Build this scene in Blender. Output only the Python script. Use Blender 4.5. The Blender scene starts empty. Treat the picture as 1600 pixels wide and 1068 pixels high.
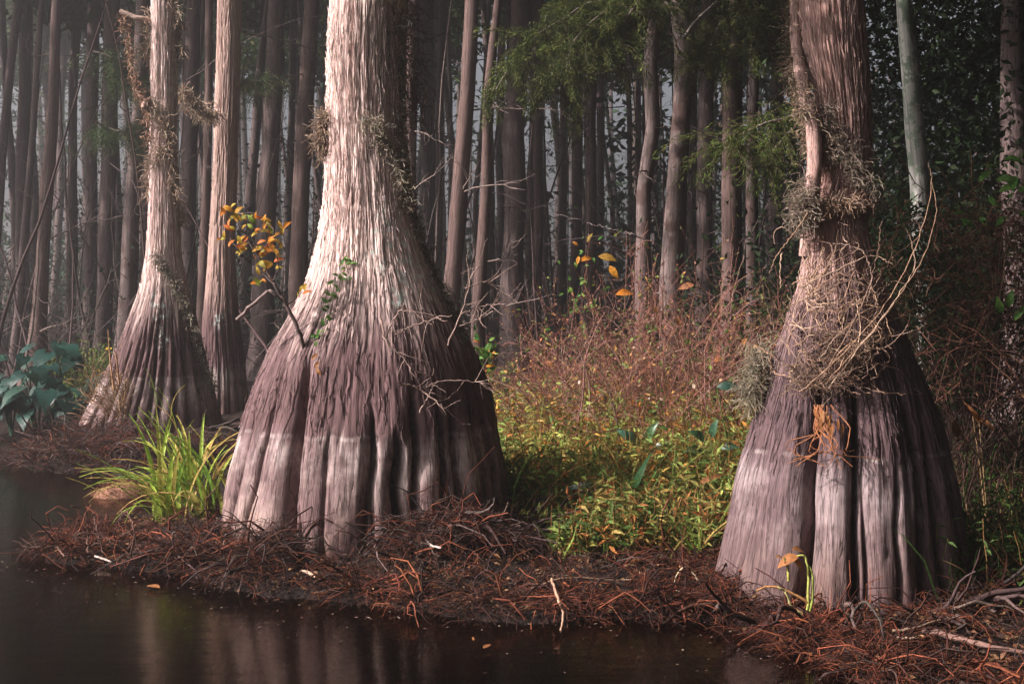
import bpy, math, random
import numpy as np
from mathutils import Vector, Matrix

# ------------------------------------------------------------------ camera, world, sun, exposure
S = bpy.context.scene
HAZE = 0.0075
F, HZ, CH = 1931.0, 470.0, 1.75           # focal length and horizon row in photo pixels, eye height over the water
cam = bpy.data.cameras.new('camera'); camo = bpy.data.objects.new('camera', cam); S.collection.objects.link(camo)
camo.location = (0, 0, CH); camo.rotation_euler = (math.radians(90), 0, 0)
cam.sensor_fit = 'HORIZONTAL'; cam.sensor_width = 36.0; cam.lens = 36.0 * F / 1600.0
cam.shift_y = -(534.0 - HZ) / 1600.0
cam.clip_start = 0.1; cam.clip_end = 1500
S.camera = camo
SUN = Vector((-0.955, -0.29, 0.0)).normalized() * math.cos(math.radians(36)) + Vector((0, 0, math.sin(math.radians(36))))
w = bpy.data.worlds.new('World'); S.world = w; w.use_nodes = True
nt = w.node_tree; sky = nt.nodes.new('ShaderNodeTexSky'); sky.sky_type = 'NISHITA'; sky.sun_disc = False
sky.sun_elevation = math.radians(36); sky.sun_rotation = math.atan2(SUN.x, SUN.y) % (2 * math.pi)
sky.dust_density = 7.0; sky.air_density = 0.45; sky.ozone_density = 0.4
hs = nt.nodes.new('ShaderNodeHueSaturation'); hs.inputs['Saturation'].default_value = 0.35      # milky morning sky
nt.links.new(sky.outputs[0], hs.inputs['Color']); nt.links.new(hs.outputs[0], nt.nodes['Background'].inputs[0]); nt.nodes['Background'].inputs[1].default_value = 0.12
sl = bpy.data.lights.new('sun', 'SUN'); sl.energy = 5.0; sl.angle = math.radians(1.0); sl.color = (1.0, 0.88, 0.83)
so = bpy.data.objects.new('sun', sl); S.collection.objects.link(so); so.rotation_euler = SUN.to_track_quat('Z', 'Y').to_euler()
so.location = (-20, -8, 20)
S.view_settings.view_transform = 'Standard'; S.view_settings.look = 'None'
S.view_settings.exposure = 1.0; S.view_settings.gamma = 1.0; S.view_settings.use_curve_mapping = False
S.render.engine = 'CYCLES'
S.cycles.use_denoising = True
S.cycles.max_bounces = 6; S.cycles.diffuse_bounces = 3; S.cycles.glossy_bounces = 3; S.cycles.transmission_bounces = 3
S.cycles.volume_bounces = 0; S.cycles.transparent_max_bounces = 8
S.cycles.sample_clamp_indirect = 4.0
S.cycles.caustics_reflective = False; S.cycles.caustics_refractive = False

# ------------------------------------------------------------------ helpers
R = np.random.RandomState(7)
C = S.collection
def px(x, y, Y):
    """world point seen at photo pixel x,y at distance Y"""
    return np.array([(x - 800.0) / F * Y, Y, CH - (y - HZ) / F * Y])
def zat(y, Y): return CH - (y - HZ) / F * Y
def ground_at(x, y, z=0.0):
    Y = (CH - z) * F / (y - HZ); return px(x, y, Y)
def sm(a, b, x):
    t = np.clip((np.asarray(x, float) - a) / (b - a), 0, 1); return t * t * (3 - 2 * t)
def _h(ix, iy, iz):
    n = (ix.astype(np.int64) * 374761393 + iy.astype(np.int64) * 668265263 + iz.astype(np.int64) * 2147483647 + 1013904223)
    n = n & 0xffffffff; n = ((n ^ (n >> 13)) * 1274126177) & 0xffffffff; n = ((n ^ (n >> 15)) * 2246822519) & 0xffffffff
    return ((n ^ (n >> 16)) & 0xffff) / 32767.5 - 1.0
def vn(x, y, z):
    x, y, z = np.broadcast_arrays(np.asarray(x, float), np.asarray(y, float), np.asarray(z, float))
    i, j, k = np.floor(x), np.floor(y), np.floor(z); u, v, t = x - i, y - j, z - k
    u = u * u * (3 - 2 * u); v = v * v * (3 - 2 * v); t = t * t * (3 - 2 * t)
    i, j, k = i.astype(np.int64), j.astype(np.int64), k.astype(np.int64)
    c = lambda a, b, d: _h(i + a, j + b, k + d)
    x00 = c(0,0,0) * (1-u) + c(1,0,0) * u; x10 = c(0,1,0) * (1-u) + c(1,1,0) * u
    x01 = c(0,0,1) * (1-u) + c(1,0,1) * u; x11 = c(0,1,1) * (1-u) + c(1,1,1) * u
    return (x00 * (1-v) + x10 * v) * (1-t) + (x01 * (1-v) + x11 * v) * t
def fbm(x, y, z, o=4):
    s = 0; a = 1.0; n = 0
    for q in range(o):
        s = s + a * vn(x + 17.3 * q, y - 9.1 * q, z + 5.7 * q); n += a; a *= .5; x, y, z = x * 2.03, y * 2.03, z * 2.03
    return s / n
def unit(v): return v / np.maximum(np.linalg.norm(v, axis=-1, keepdims=True), 1e-9)
def make_mesh(name, V, Fc, col=None, smooth=False, attrs=None):
    """V (n,3); Fc list of index arrays (m,3) or (m,4); col (n,3) point colour"""
    if not isinstance(Fc, list): Fc = [Fc]
    Fc = [f for f in Fc if len(f)]
    me = bpy.data.meshes.new(name); V = np.asarray(V, np.float32)
    me.vertices.add(len(V)); me.vertices.foreach_set('co', V.ravel())
    tot = np.concatenate([np.full(len(f), f.shape[1]) for f in Fc]).astype(np.int32)
    lv = np.concatenate([f.ravel() for f in Fc]).astype(np.int32)
    st = np.concatenate([[0], np.cumsum(tot)[:-1]]).astype(np.int32)
    me.loops.add(len(lv)); me.loops.foreach_set('vertex_index', lv)
    me.polygons.add(len(tot)); me.polygons.foreach_set('loop_start', st)
    try: me.polygons.foreach_set('loop_total', tot)
    except Exception: pass
    if smooth: me.polygons.foreach_set('use_smooth', np.ones(len(tot), bool))
    if col is not None:
        a = me.attributes.new('Col', 'FLOAT_COLOR', 'POINT')
        a.data.foreach_set('color', np.concatenate([col, np.ones((len(V), 1))], 1).astype(np.float32).ravel())
    for k, v in (attrs or {}).items():
        v = np.asarray(v, np.float32)
        if v.ndim == 2:
            a = me.attributes.new(k, 'FLOAT_VECTOR', 'POINT'); a.data.foreach_set('vector', v.ravel())
        else:
            a = me.attributes.new(k, 'FLOAT', 'POINT'); a.data.foreach_set('value', v)
    me.update(calc_edges=True); me.validate()
    return me
def obj(name, me, mat=None, parent=None, loc=None):
    o = bpy.data.objects.new(name, me); C.objects.link(o)
    if me is not None and mat is not None and not me.materials: me.materials.append(mat)
    if parent is not None: o.parent = parent; o.matrix_parent_inverse = Matrix.Translation(-Vector(parent.location))
    if loc is not None: o.location = Vector(loc)
    return o
def tag(o, label=None, cat=None, group=None, kind=None):
    if label: o['label'] = label
    if cat: o['category'] = cat
    if group: o['group'] = group
    if kind: o['kind'] = kind
    return o
def thing(name, loc, label, cat, group=None):
    o = bpy.data.objects.new(name, None); C.objects.link(o); o.location = Vector([float(q) for q in loc]); o.empty_display_size = .2
    return tag(o, label, cat, group)
class Acc:
    """collects geometry with point colours"""
    def __init__(s): s.V = []; s.F3 = []; s.F4 = []; s.c = []; s.n = 0
    def add(s, V, F3=None, F4=None, col=(.5, .5, .5)):
        V = np.asarray(V, float).reshape(-1, 3); col = np.asarray(col, float)
        if col.ndim == 1: col = np.tile(col, (len(V), 1))
        if F3 is not None and len(F3): s.F3.append(np.asarray(F3) + s.n)
        if F4 is not None and len(F4): s.F4.append(np.asarray(F4) + s.n)
        s.V.append(V); s.c.append(col); s.n += len(V); return s
    def mesh(s, name, smooth=False):
        f = []
        if s.F3: f.append(np.concatenate(s.F3))
        if s.F4: f.append(np.concatenate(s.F4))
        return make_mesh(name, np.concatenate(s.V), f, np.concatenate(s.c), smooth)
def tubes(A, P, rad, sides=3, col=(.2, .1, .08)):
    """P (N,S,3) paths, rad (N,S) or scalar; col (3,) or (N,3)"""
    P = np.asarray(P, float); N, s, _ = P.shape
    rad = np.broadcast_to(np.asarray(rad, float), (N, s)) if np.ndim(rad) != 1 else np.broadcast_to(np.asarray(rad)[:, None], (N, s))
    T = np.empty_like(P); T[:, 1:-1] = P[:, 2:] - P[:, :-2]; T[:, 0] = P[:, 1] - P[:, 0]; T[:, -1] = P[:, -1] - P[:, -2]; T = unit(T)
    ref = np.tile(np.array([0.31, 0.77, 0.55]), (N, 1)); U = unit(np.cross(T, ref[:, None, :])); W = np.cross(T, U)
    a = np.arange(sides) * 2 * np.pi / sides
    V = P[:, :, None, :] + rad[:, :, None, None] * (np.cos(a)[None, None, :, None] * U[:, :, None, :] + np.sin(a)[None, None, :, None] * W[:, :, None, :])
    i = np.arange(N)[:, None, None] * s * sides + np.arange(s - 1)[None, :, None] * sides + np.arange(sides)[None, None, :]
    j = np.arange(N)[:, None, None] * s * sides + np.arange(s - 1)[None, :, None] * sides + ((np.arange(sides) + 1) % sides)[None, None, :]
    Q = np.stack([i, j, j + sides, i + sides], -1).reshape(-1, 4)
    col = np.asarray(col, float)
    if col.ndim == 2: col = np.repeat(col, s * sides, 0)
    A.add(V.reshape(-1, 3), F4=Q, col=col); return A
def walk(p0, d0, L, s=6, wig=.3, grav=0., up=0., rng=None):
    """N random walks: p0 (N,3) d0 (N,3) L (N,)"""
    r = rng or R; p0 = np.asarray(p0, float); N = len(p0); d = unit(np.asarray(d0, float)); L = np.broadcast_to(L, (N,))
    P = np.empty((N, s, 3)); P[:, 0] = p0; st = (L / (s - 1))[:, None]
    for k in range(1, s):
        P[:, k] = P[:, k-1] + d * st
        d = d + r.normal(0, wig, (N, 3)); d[:, 2] += up - grav; d = unit(d)
    return P
def leaves(A, p, d, n, L, Wd, col, droop=.15, rows=1):
    """pointed leaves: base p, direction d, face normal n"""
    p = np.asarray(p, float); N = len(p); d = unit(np.asarray(d, float)); sd = unit(np.cross(d, n)); n = np.cross(sd, d)
    L = np.broadcast_to(L, (N,))[:, None]; Wd = np.broadcast_to(Wd, (N,))[:, None]
    col = np.asarray(col, float); col = np.tile(col, (N, 1)) if col.ndim == 1 else col
    if rows == 1:
        m = p + d * L * .45 + n * L * .04
        V = np.stack([p, m - sd * Wd * .5, p + d * L - n * L * droop, m + sd * Wd * .5], 1)
        i = np.arange(N)[:, None] * 4
        A.add(V.reshape(-1, 3), F3=np.concatenate([i + [0, 1, 2], i + [0, 2, 3]]), col=np.repeat(col, 4, 0))
    else:
        m1 = p + d * L * .3; m2 = p + d * L * .68 - n * L * droop * .35
        V = np.stack([p, m1 - sd * Wd * .48 + n * Wd * .14, m1, m1 + sd * Wd * .48 + n * Wd * .14,
                      m2 - sd * Wd * .36 + n * Wd * .1, m2, m2 + sd * Wd * .36 + n * Wd * .1, p + d * L - n * L * droop], 1)
        i = np.arange(N)[:, None] * 8
        A.add(V.reshape(-1, 3), F3=np.concatenate([i + [0, 1, 2], i + [0, 2, 3], i + [4, 7, 5], i + [5, 7, 6]]),
              F4=np.concatenate([i + [1, 4, 5, 2], i + [2, 5, 6, 3]]), col=np.repeat(col, 8, 0))
    return A
def rdir(n, zs=1.0, rng=None):
    v = (rng or R).normal(0, 1, (n, 3)); v[:, 2] *= zs; return unit(v)
def mixc(cols, n, jit=.25, rng=None):
    r = rng or R; cols = np.asarray(cols, float); c = cols[r.randint(0, len(cols), n)]
    return np.clip(c * (1 + r.uniform(-jit, jit, (n, 1))) * (1 + r.uniform(-.08, .08, (n, 3))), 0, 1)

# ------------------------------------------------------------------ materials
def newmat(name):
    m = bpy.data.materials.new(name); m.use_nodes = True; n = m.node_tree; n.nodes.clear(); return m, n
def nd(n, t, **k):
    o = n.nodes.new(t)
    for a, b in k.items(): setattr(o, a, b)
    return o
def ramp(n, pts):
    r = n.nodes.new('ShaderNodeValToRGB'); e = r.color_ramp.elements
    while len(e) < len(pts): e.new(.5)
    for q, (p, c) in zip(e, pts): q.position = p; q.color = (*c, 1) if len(c) == 3 else c
    return r
def leaf_mat(name, trans=.35, rough=.65, attr=True, cols=None, spec=.12):
    m, n = newmat(name); out = nd(n, 'ShaderNodeOutputMaterial'); b = nd(n, 'ShaderNodeBsdfPrincipled'); t = nd(n, 'ShaderNodeBsdfTranslucent')
    mx = nd(n, 'ShaderNodeMixShader'); mx.inputs[0].default_value = trans
    b.inputs['Roughness'].default_value = rough; b.inputs['Specular IOR Level'].default_value = spec
    geo = nd(n, 'ShaderNodeNewGeometry'); ns = nd(n, 'ShaderNodeTexNoise'); ns.inputs['Scale'].default_value = 38; ns.inputs['Detail'].default_value = 3
    n.links.new(geo.outputs['Position'], ns.inputs['Vector'])
    if attr: a = nd(n, 'ShaderNodeAttribute', attribute_name='Col'); src = a.outputs['Color']
    else:
        oi = nd(n, 'ShaderNodeObjectInfo'); r = ramp(n, [(i / max(1, len(cols) - 1), c) for i, c in enumerate(cols)]); n.links.new(oi.outputs['Random'], r.inputs[0]); src = r.outputs[0]
    mp = nd(n, 'ShaderNodeMapRange'); mp.inputs['From Min'].default_value = .3; mp.inputs['From Max'].default_value = .7; mp.inputs['To Min'].default_value = .6; mp.inputs['To Max'].default_value = 1.25
    n.links.new(ns.outputs[0], mp.inputs[0])
    sc = nd(n, 'ShaderNodeVectorMath', operation='SCALE'); n.links.new(src, sc.inputs[0]); n.links.new(mp.outputs[0], sc.inputs['Scale'])
    n.links.new(sc.outputs[0], b.inputs['Base Color']); n.links.new(sc.outputs[0], t.inputs['Color'])
    n.links.new(b.outputs[0], mx.inputs[1]); n.links.new(t.outputs[0], mx.inputs[2]); n.links.new(mx.outputs[0], out.inputs[0]); return m
M_LEAF = leaf_mat('leaf'); M_FIBRE = leaf_mat('fibre', trans=.0, rough=.8, spec=.1)
M_ORANGE = leaf_mat('autumn_leaf', .4, .5, False, [(.50, .17, .02), (.55, .26, .03), (.36, .30, .04), (.60, .22, .06), (.50, .12, .03), (.16, .26, .04), (.60, .34, .06)])
M_GREEN = leaf_mat('green_leaf', .35, .45, False, [(.10, .22, .04), (.07, .18, .04), (.16, .27, .05)])
M_TARO = leaf_mat('taro_leaf', .22, .42, False, [(.014, .052, .042), (.022, .072, .058), (.011, .04, .034), (.024, .068, .046)], .3)
M_DRY = leaf_mat('dry_leaf', .3, .6, False, [(.30, .12, .045), (.36, .18, .075), (.22, .085, .035)])
M_BLADE = leaf_mat('grass_blade', .35, .45, False, [(.28, .40, .06), (.20, .35, .05), (.36, .44, .07), (.15, .29, .05), (.52, .38, .12), (.32, .44, .06), (.58, .38, .15), (.45, .42, .10)])

def bark(name, upper, upper2, low=None, dark=None, pale=None, wl=.86, dtop=1.85, fine=1.0, spots=None, spot_scale=2.3, spot_at=.52, bump=.005):
    m, n = newmat(name); L = n.links.new
    out = nd(n, 'ShaderNodeOutputMaterial'); b = nd(n, 'ShaderNodeBsdfPrincipled'); L(b.outputs[0], out.inputs[0])
    b.inputs['Roughness'].default_value = .85; b.inputs['Specular IOR Level'].default_value = .15
    at = nd(n, 'ShaderNodeAttribute', attribute_name='barkco'); geo = nd(n, 'ShaderNodeNewGeometry')
    def noise(scale, detail=4, rough=.55, vec=None, dist=0):
        q = nd(n, 'ShaderNodeTexNoise'); q.inputs['Scale'].default_value = scale; q.inputs['Detail'].default_value = detail
        q.inputs['Roughness'].default_value = rough; q.inputs['Distortion'].default_value = dist
        L(vec or at.outputs['Vector'], q.inputs['Vector']); return q.outputs[0]
    def mix(f, a, c, blend='MIX'):
        x = nd(n, 'ShaderNodeMix', data_type='RGBA', blend_type=blend)
        for s_, v in ((x.inputs[0], f), (x.inputs[6], a), (x.inputs[7], c)):
            if isinstance(v, (int, float)): s_.default_value = v
            elif isinstance(v, tuple): s_.default_value = (*v, 1)
            else: L(v, s_)
        return x.outputs[2]
    def mr(v, a, c, d=0., e=1., smooth=True):
        x = nd(n, 'ShaderNodeMapRange'); x.interpolation_type = 'SMOOTHSTEP' if smooth else 'LINEAR'
        x.inputs['From Min'].default_value = a; x.inputs['From Max'].default_value = c; x.inputs['To Min'].default_value = d; x.inputs['To Max'].default_value = e
        L(v, x.inputs[0]); return x.outputs[0]
    def math_(op, a, c):
        x = nd(n, 'ShaderNodeMath', operation=op)
        for s_, v in ((x.inputs[0], a), (x.inputs[1], c)):
            if isinstance(v, (int, float)): s_.default_value = v
            else: L(v, s_)
        return x.outputs[0]
    cr = noise(.62 * fine, 3, .5, dist=.35); crk = mr(math_('ABSOLUTE', math_('SUBTRACT', cr, .5), 0.), .0, .035); n1 = noise(.75 * fine, 6, .65, dist=.25); n2 = noise(2.8 * fine, 4, .7); big = noise(.11 * fine, 4, .55)
    wp = noise(spot_scale, 5, .65, geo.outputs['Position'])
    col = mix(mr(big, .35, .65), upper, upper2)
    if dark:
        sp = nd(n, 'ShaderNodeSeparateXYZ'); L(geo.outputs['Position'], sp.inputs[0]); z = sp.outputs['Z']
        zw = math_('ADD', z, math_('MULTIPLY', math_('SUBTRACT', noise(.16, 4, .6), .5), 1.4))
        col = mix(mr(zw, dtop - .55, dtop + .35), dark, col)                               # soaked bark below, weathered above; dark zone also stands in for dappled shade
        zl = math_('ADD', z, math_('MULTIPLY', math_('SUBTRACT', noise(7, 3, .6, geo.outputs['Position']), .5), .05)); zb = math_('ADD', zl, math_('MULTIPLY', math_('SUBTRACT', noise(.34, 5, .65), .5), .42))
        patch = mr(noise(2.2, 7, .72, geo.outputs['Position']), .36, .60)
        pal = mix(mr(zb, .05, wl - .02), low, pale)
        pal = mix(math_('MULTIPLY', patch, .9), pal, dark)
        col = mix(math_('MULTIPLY', mr(zb, wl - .13, wl + .05, 1, 0), .88), col, pal)
        line = math_('MULTIPLY', mr(zl, wl - .024, wl - .008), mr(zl, wl + .002, wl + .018, 1, 0))
        line = math_('MULTIPLY', line, mr(noise(5.5, 3, .6, geo.outputs['Position']), .45, .68))
        col = mix(math_('MULTIPLY', line, .38), col, (.56, .50, .48))
    shade = math_('MULTIPLY', math_('MULTIPLY', mr(n1, .3, .7, .62, 1.32, False), mr(n2, .3, .7, .68, 1.30, False)), mr(crk, 0, 1, .46, 1.06, False))
    sc = nd(n, 'ShaderNodeVectorMath', operation='SCALE'); L(col, sc.inputs[0]); L(shade, sc.inputs['Scale']); col = sc.outputs[0]
    if spots:
        col = mix(mr(wp, spot_at, spot_at + .07), col, spots)
    li = nd(n, 'ShaderNodeAttribute', attribute_name='lich')
    lm = math_('MULTIPLY', li.outputs['Fac'], mr(noise(15, 5, .75, geo.outputs['Position']), .51, .56))
    col = mix(lm, col, (.60, .70, .64))
    L(col, b.inputs['Base Color'])
    h = math_('ADD', math_('ADD', math_('MULTIPLY', n1, .8), math_('MULTIPLY', n2, .5)), math_('MULTIPLY', crk, .45))
    bp = nd(n, 'ShaderNodeBump'); bp.inputs['Strength'].default_value = .9; bp.inputs['Distance'].default_value = bump; L(h, bp.inputs['Height']); L(bp.outputs[0], b.inputs['Normal'])
    return m
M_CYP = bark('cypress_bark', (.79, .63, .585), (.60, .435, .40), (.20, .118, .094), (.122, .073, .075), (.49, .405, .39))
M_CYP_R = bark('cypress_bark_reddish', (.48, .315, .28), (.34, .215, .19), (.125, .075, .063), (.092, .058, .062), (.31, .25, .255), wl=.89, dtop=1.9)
M_CYP_B = bark('cypress_bark_brown', (.50, .35, .305), (.38, .26, .225), (.20, .118, .094), (.122, .073, .075), (.40, .33, .31))
M_BG = bark('forest_bark', (.155, .115, .11), (.11, .08, .078), fine=.8)
M_BG_RED = bark('forest_bark_reddish', (.145, .096, .087), (.105, .071, .066), fine=.8)
M_BG_PALE = bark('forest_bark_blotched', (.16, .122, .116), (.115, .085, .082), fine=.8, spots=(.085, .055, .05), spot_scale=3.2)
M_BIRCH = bark('lichen_bark', (.50, .48, .45), (.40, .40, .37), fine=.35, spots=(.20, .25, .19), spot_scale=10., spot_at=.50, bump=.004)

# ------------------------------------------------------------------ land and water
SHORE_PX = [(1600, 1180), (1430, 1096), (1345, 1050), (1245, 1006), (1130, 972), (1020, 966), (900, 966), (820, 970), (720, 964), (640, 955), (560, 942),
            (420, 928), (340, 918), (312, 898), (200, 888), (105, 880), (72, 870), (70, 858), (125, 838), (215, 812), (250, 798), (330, 800), (352, 782),
            (300, 764), (230, 748), (140, 738), (60, 735), (26, 722), (44, 704), (100, 693), (60, 690), (-60, 689), (-500, 686)]
POLY = [ground_at(x, y)[:2] for x, y in SHORE_PX]
POLY = np.array([(400, -60), (30, -20), (6, 2.4)] + [tuple(p) for p in POLY] + [(-400, 60), (-400, 500), (400, 500)])
def shore_dist(x, y):
    """signed distance to the shoreline, positive on land"""
    x = np.asarray(x, float); y = np.asarray(y, float); d2 = np.full(x.shape, 1e18); ins = np.zeros(x.shape, bool)
    a = POLY; b = np.roll(POLY, -1, 0)
    for (x0, y0), (x1, y1) in zip(a, b):
        ex, ey = x1 - x0, y1 - y0; t = np.clip(((x - x0) * ex + (y - y0) * ey) / (ex * ex + ey * ey + 1e-12), 0, 1)
        d2 = np.minimum(d2, (x - x0 - t * ex) ** 2 + (y - y0 - t * ey) ** 2)
        c = ((y0 > y) != (y1 > y)) & (x < (x1 - x0) * (y - y0) / (y1 - y0 + 1e-15) + x0); ins ^= c
    d = np.sqrt(d2); return np.where(ins, d, -d)
MAIN_Y, RIGHT_Y, LEFT_Y, SECOND_Y = 8.9, 7.3, 14.8, 17.2
MOUNDS = [(px(567, 0, MAIN_Y)[0], MAIN_Y - .3, 1.25, .02), (-.42, 7.95, .34, .17), (-1.5, 7.9, .22, .10), (-2.6, 8.0, .4, .07), (px(1310, 0, RIGHT_Y)[0], RIGHT_Y - .1, .95, .03), (px(235, 0, LEFT_Y)[0], LEFT_Y - .3, 1.4, .12)]
def height(x, y):
    x = np.asarray(x, float); y = np.asarray(y, float)
    d = shore_dist(x, y) + .17 * fbm(x * 2.6, y * 2.6, x * 0 + 3.3, 4)
    h = np.where(d > 0, .025 * sm(0, .03, d) + .06 * sm(0, .6, d), -.55 * sm(0, 1.3, -d) - .04 * sm(0, .05, -d))
    h = h + sm(0, .3, d) * .085 * fbm(x * 3.7, y * 3.7, x * 0, 4)
    for mx, my, r, a in MOUNDS: h = h + a * np.exp(-((x - mx) ** 2 + (y - my) ** 2) / (r * r)) * sm(-.2, .4, d)
    h = h + sm(0, 2, d) * (.022 * np.clip(y - 10.5, 0, 60) + .55 * sm(2.6, 5.0, x) * sm(6.5, 9, y) * sm(60, 20, y))
    return h
def axis(lo, hi, step, far_lo, far_hi):
    c = list(np.arange(lo, hi + 1e-6, step)); s = step; v = hi
    while v < far_hi: s *= 1.22; v += s; c.append(v)
    s = step; v = lo; o = []
    while v > far_lo: s *= 1.22; v -= s; o.append(v)
    return np.array(o[::-1] + c)
gx = axis(-6.5, 6.0, .062, -260, 260); gy = axis(4.6, 17.5, .062, -40, 330)
XX, YY = np.meshgrid(gx, gy); ZZ = height(XX, YY); nx, ny = len(gx), len(gy)
ii = (np.arange(ny - 1)[:, None] * nx + np.arange(nx - 1)[None, :]).ravel()
gm, n = newmat('swamp_soil'); L = n.links.new
out = nd(n, 'ShaderNodeOutputMaterial'); b = nd(n, 'ShaderNodeBsdfPrincipled'); L(b.outputs[0], out.inputs[0]); geo = nd(n, 'ShaderNodeNewGeometry')
q = nd(n, 'ShaderNodeTexNoise'); q.inputs['Scale'].default_value = 6; q.inputs['Detail'].default_value = 8; L(geo.outputs['Position'], q.inputs[0])
r = ramp(n, [(.3, (.005, .003, .0028)), (.5, (.011, .0055, .0045)), (.62, (.022, .010, .007)), (.75, (.018, .011, .009))]); L(q.outputs[0], r.inputs[0]); L(r.outputs[0], b.inputs['Base Color'])
b.inputs['Roughness'].default_value = .9; b.inputs['Specular IOR Level'].default_value = .2
q2 = nd(n, 'ShaderNodeTexNoise'); q2.inputs['Scale'].default_value = 34; q2.inputs['Detail'].default_value = 6; L(geo.outputs['Position'], q2.inputs[0])
bp = nd(n, 'ShaderNodeBump'); bp.inputs['Distance'].default_value = .04; L(q2.outputs[0], bp.inputs['Height']); L(bp.outputs[0], b.inputs['Normal'])
go = obj('ground', make_mesh('ground', np.stack([XX, YY, ZZ], -1).reshape(-1, 3), np.stack([ii, ii + 1, ii + nx + 1, ii + nx], -1), smooth=True), gm)
tag(go, 'dark peaty swamp bank and forest floor', 'ground', kind='structure')
wm, n = newmat('swamp_water'); L = n.links.new
out = nd(n, 'ShaderNodeOutputMaterial'); tr = nd(n, 'ShaderNodeBsdfTransparent'); tr.inputs[0].default_value = (.46, .25, .09, 1)
gl = nd(n, 'ShaderNodeBsdfGlossy'); gl.inputs['Roughness'].default_value = .13; gl.inputs[0].default_value = (.86, .76, .67, 1)
fr = nd(n, 'ShaderNodeFresnel'); fr.inputs[0].default_value = 1.33; mx = nd(n, 'ShaderNodeMixShader')
geo = nd(n, 'ShaderNodeNewGeometry'); mp = nd(n, 'ShaderNodeMapping'); mp.inputs['Scale'].default_value = (1.2, 6, 1); L(geo.outputs['Position'], mp.inputs[0])
q = nd(n, 'ShaderNodeTexNoise'); q.inputs['Scale'].default_value = 1.6; q.inputs['Detail'].default_value = 3; L(mp.outputs[0], q.inputs[0])
bp = nd(n, 'ShaderNodeBump'); bp.inputs['Distance'].default_value = .004; bp.inputs['Strength'].default_value = .6; L(q.outputs[0], bp.inputs['Height'])
L(bp.outputs[0], gl.inputs['Normal']); L(bp.outputs[0], fr.inputs['Normal'])
L(fr.outputs[0], mx.inputs[0]); L(tr.outputs[0], mx.inputs[1]); L(gl.outputs[0], mx.inputs[2]); L(mx.outputs[0], out.inputs[0])
wv = np.array([(-255, -38, 0), (255, -38, 0), (255, 70, 0), (-255, 70, 0)], float)
# the lake ends where the land has risen well above it
wo = obj('water', make_mesh('water', wv, np.array([[0, 1, 2, 3]])), wm); tag(wo, 'still tea-brown swamp water', 'water', kind='structure')
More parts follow.
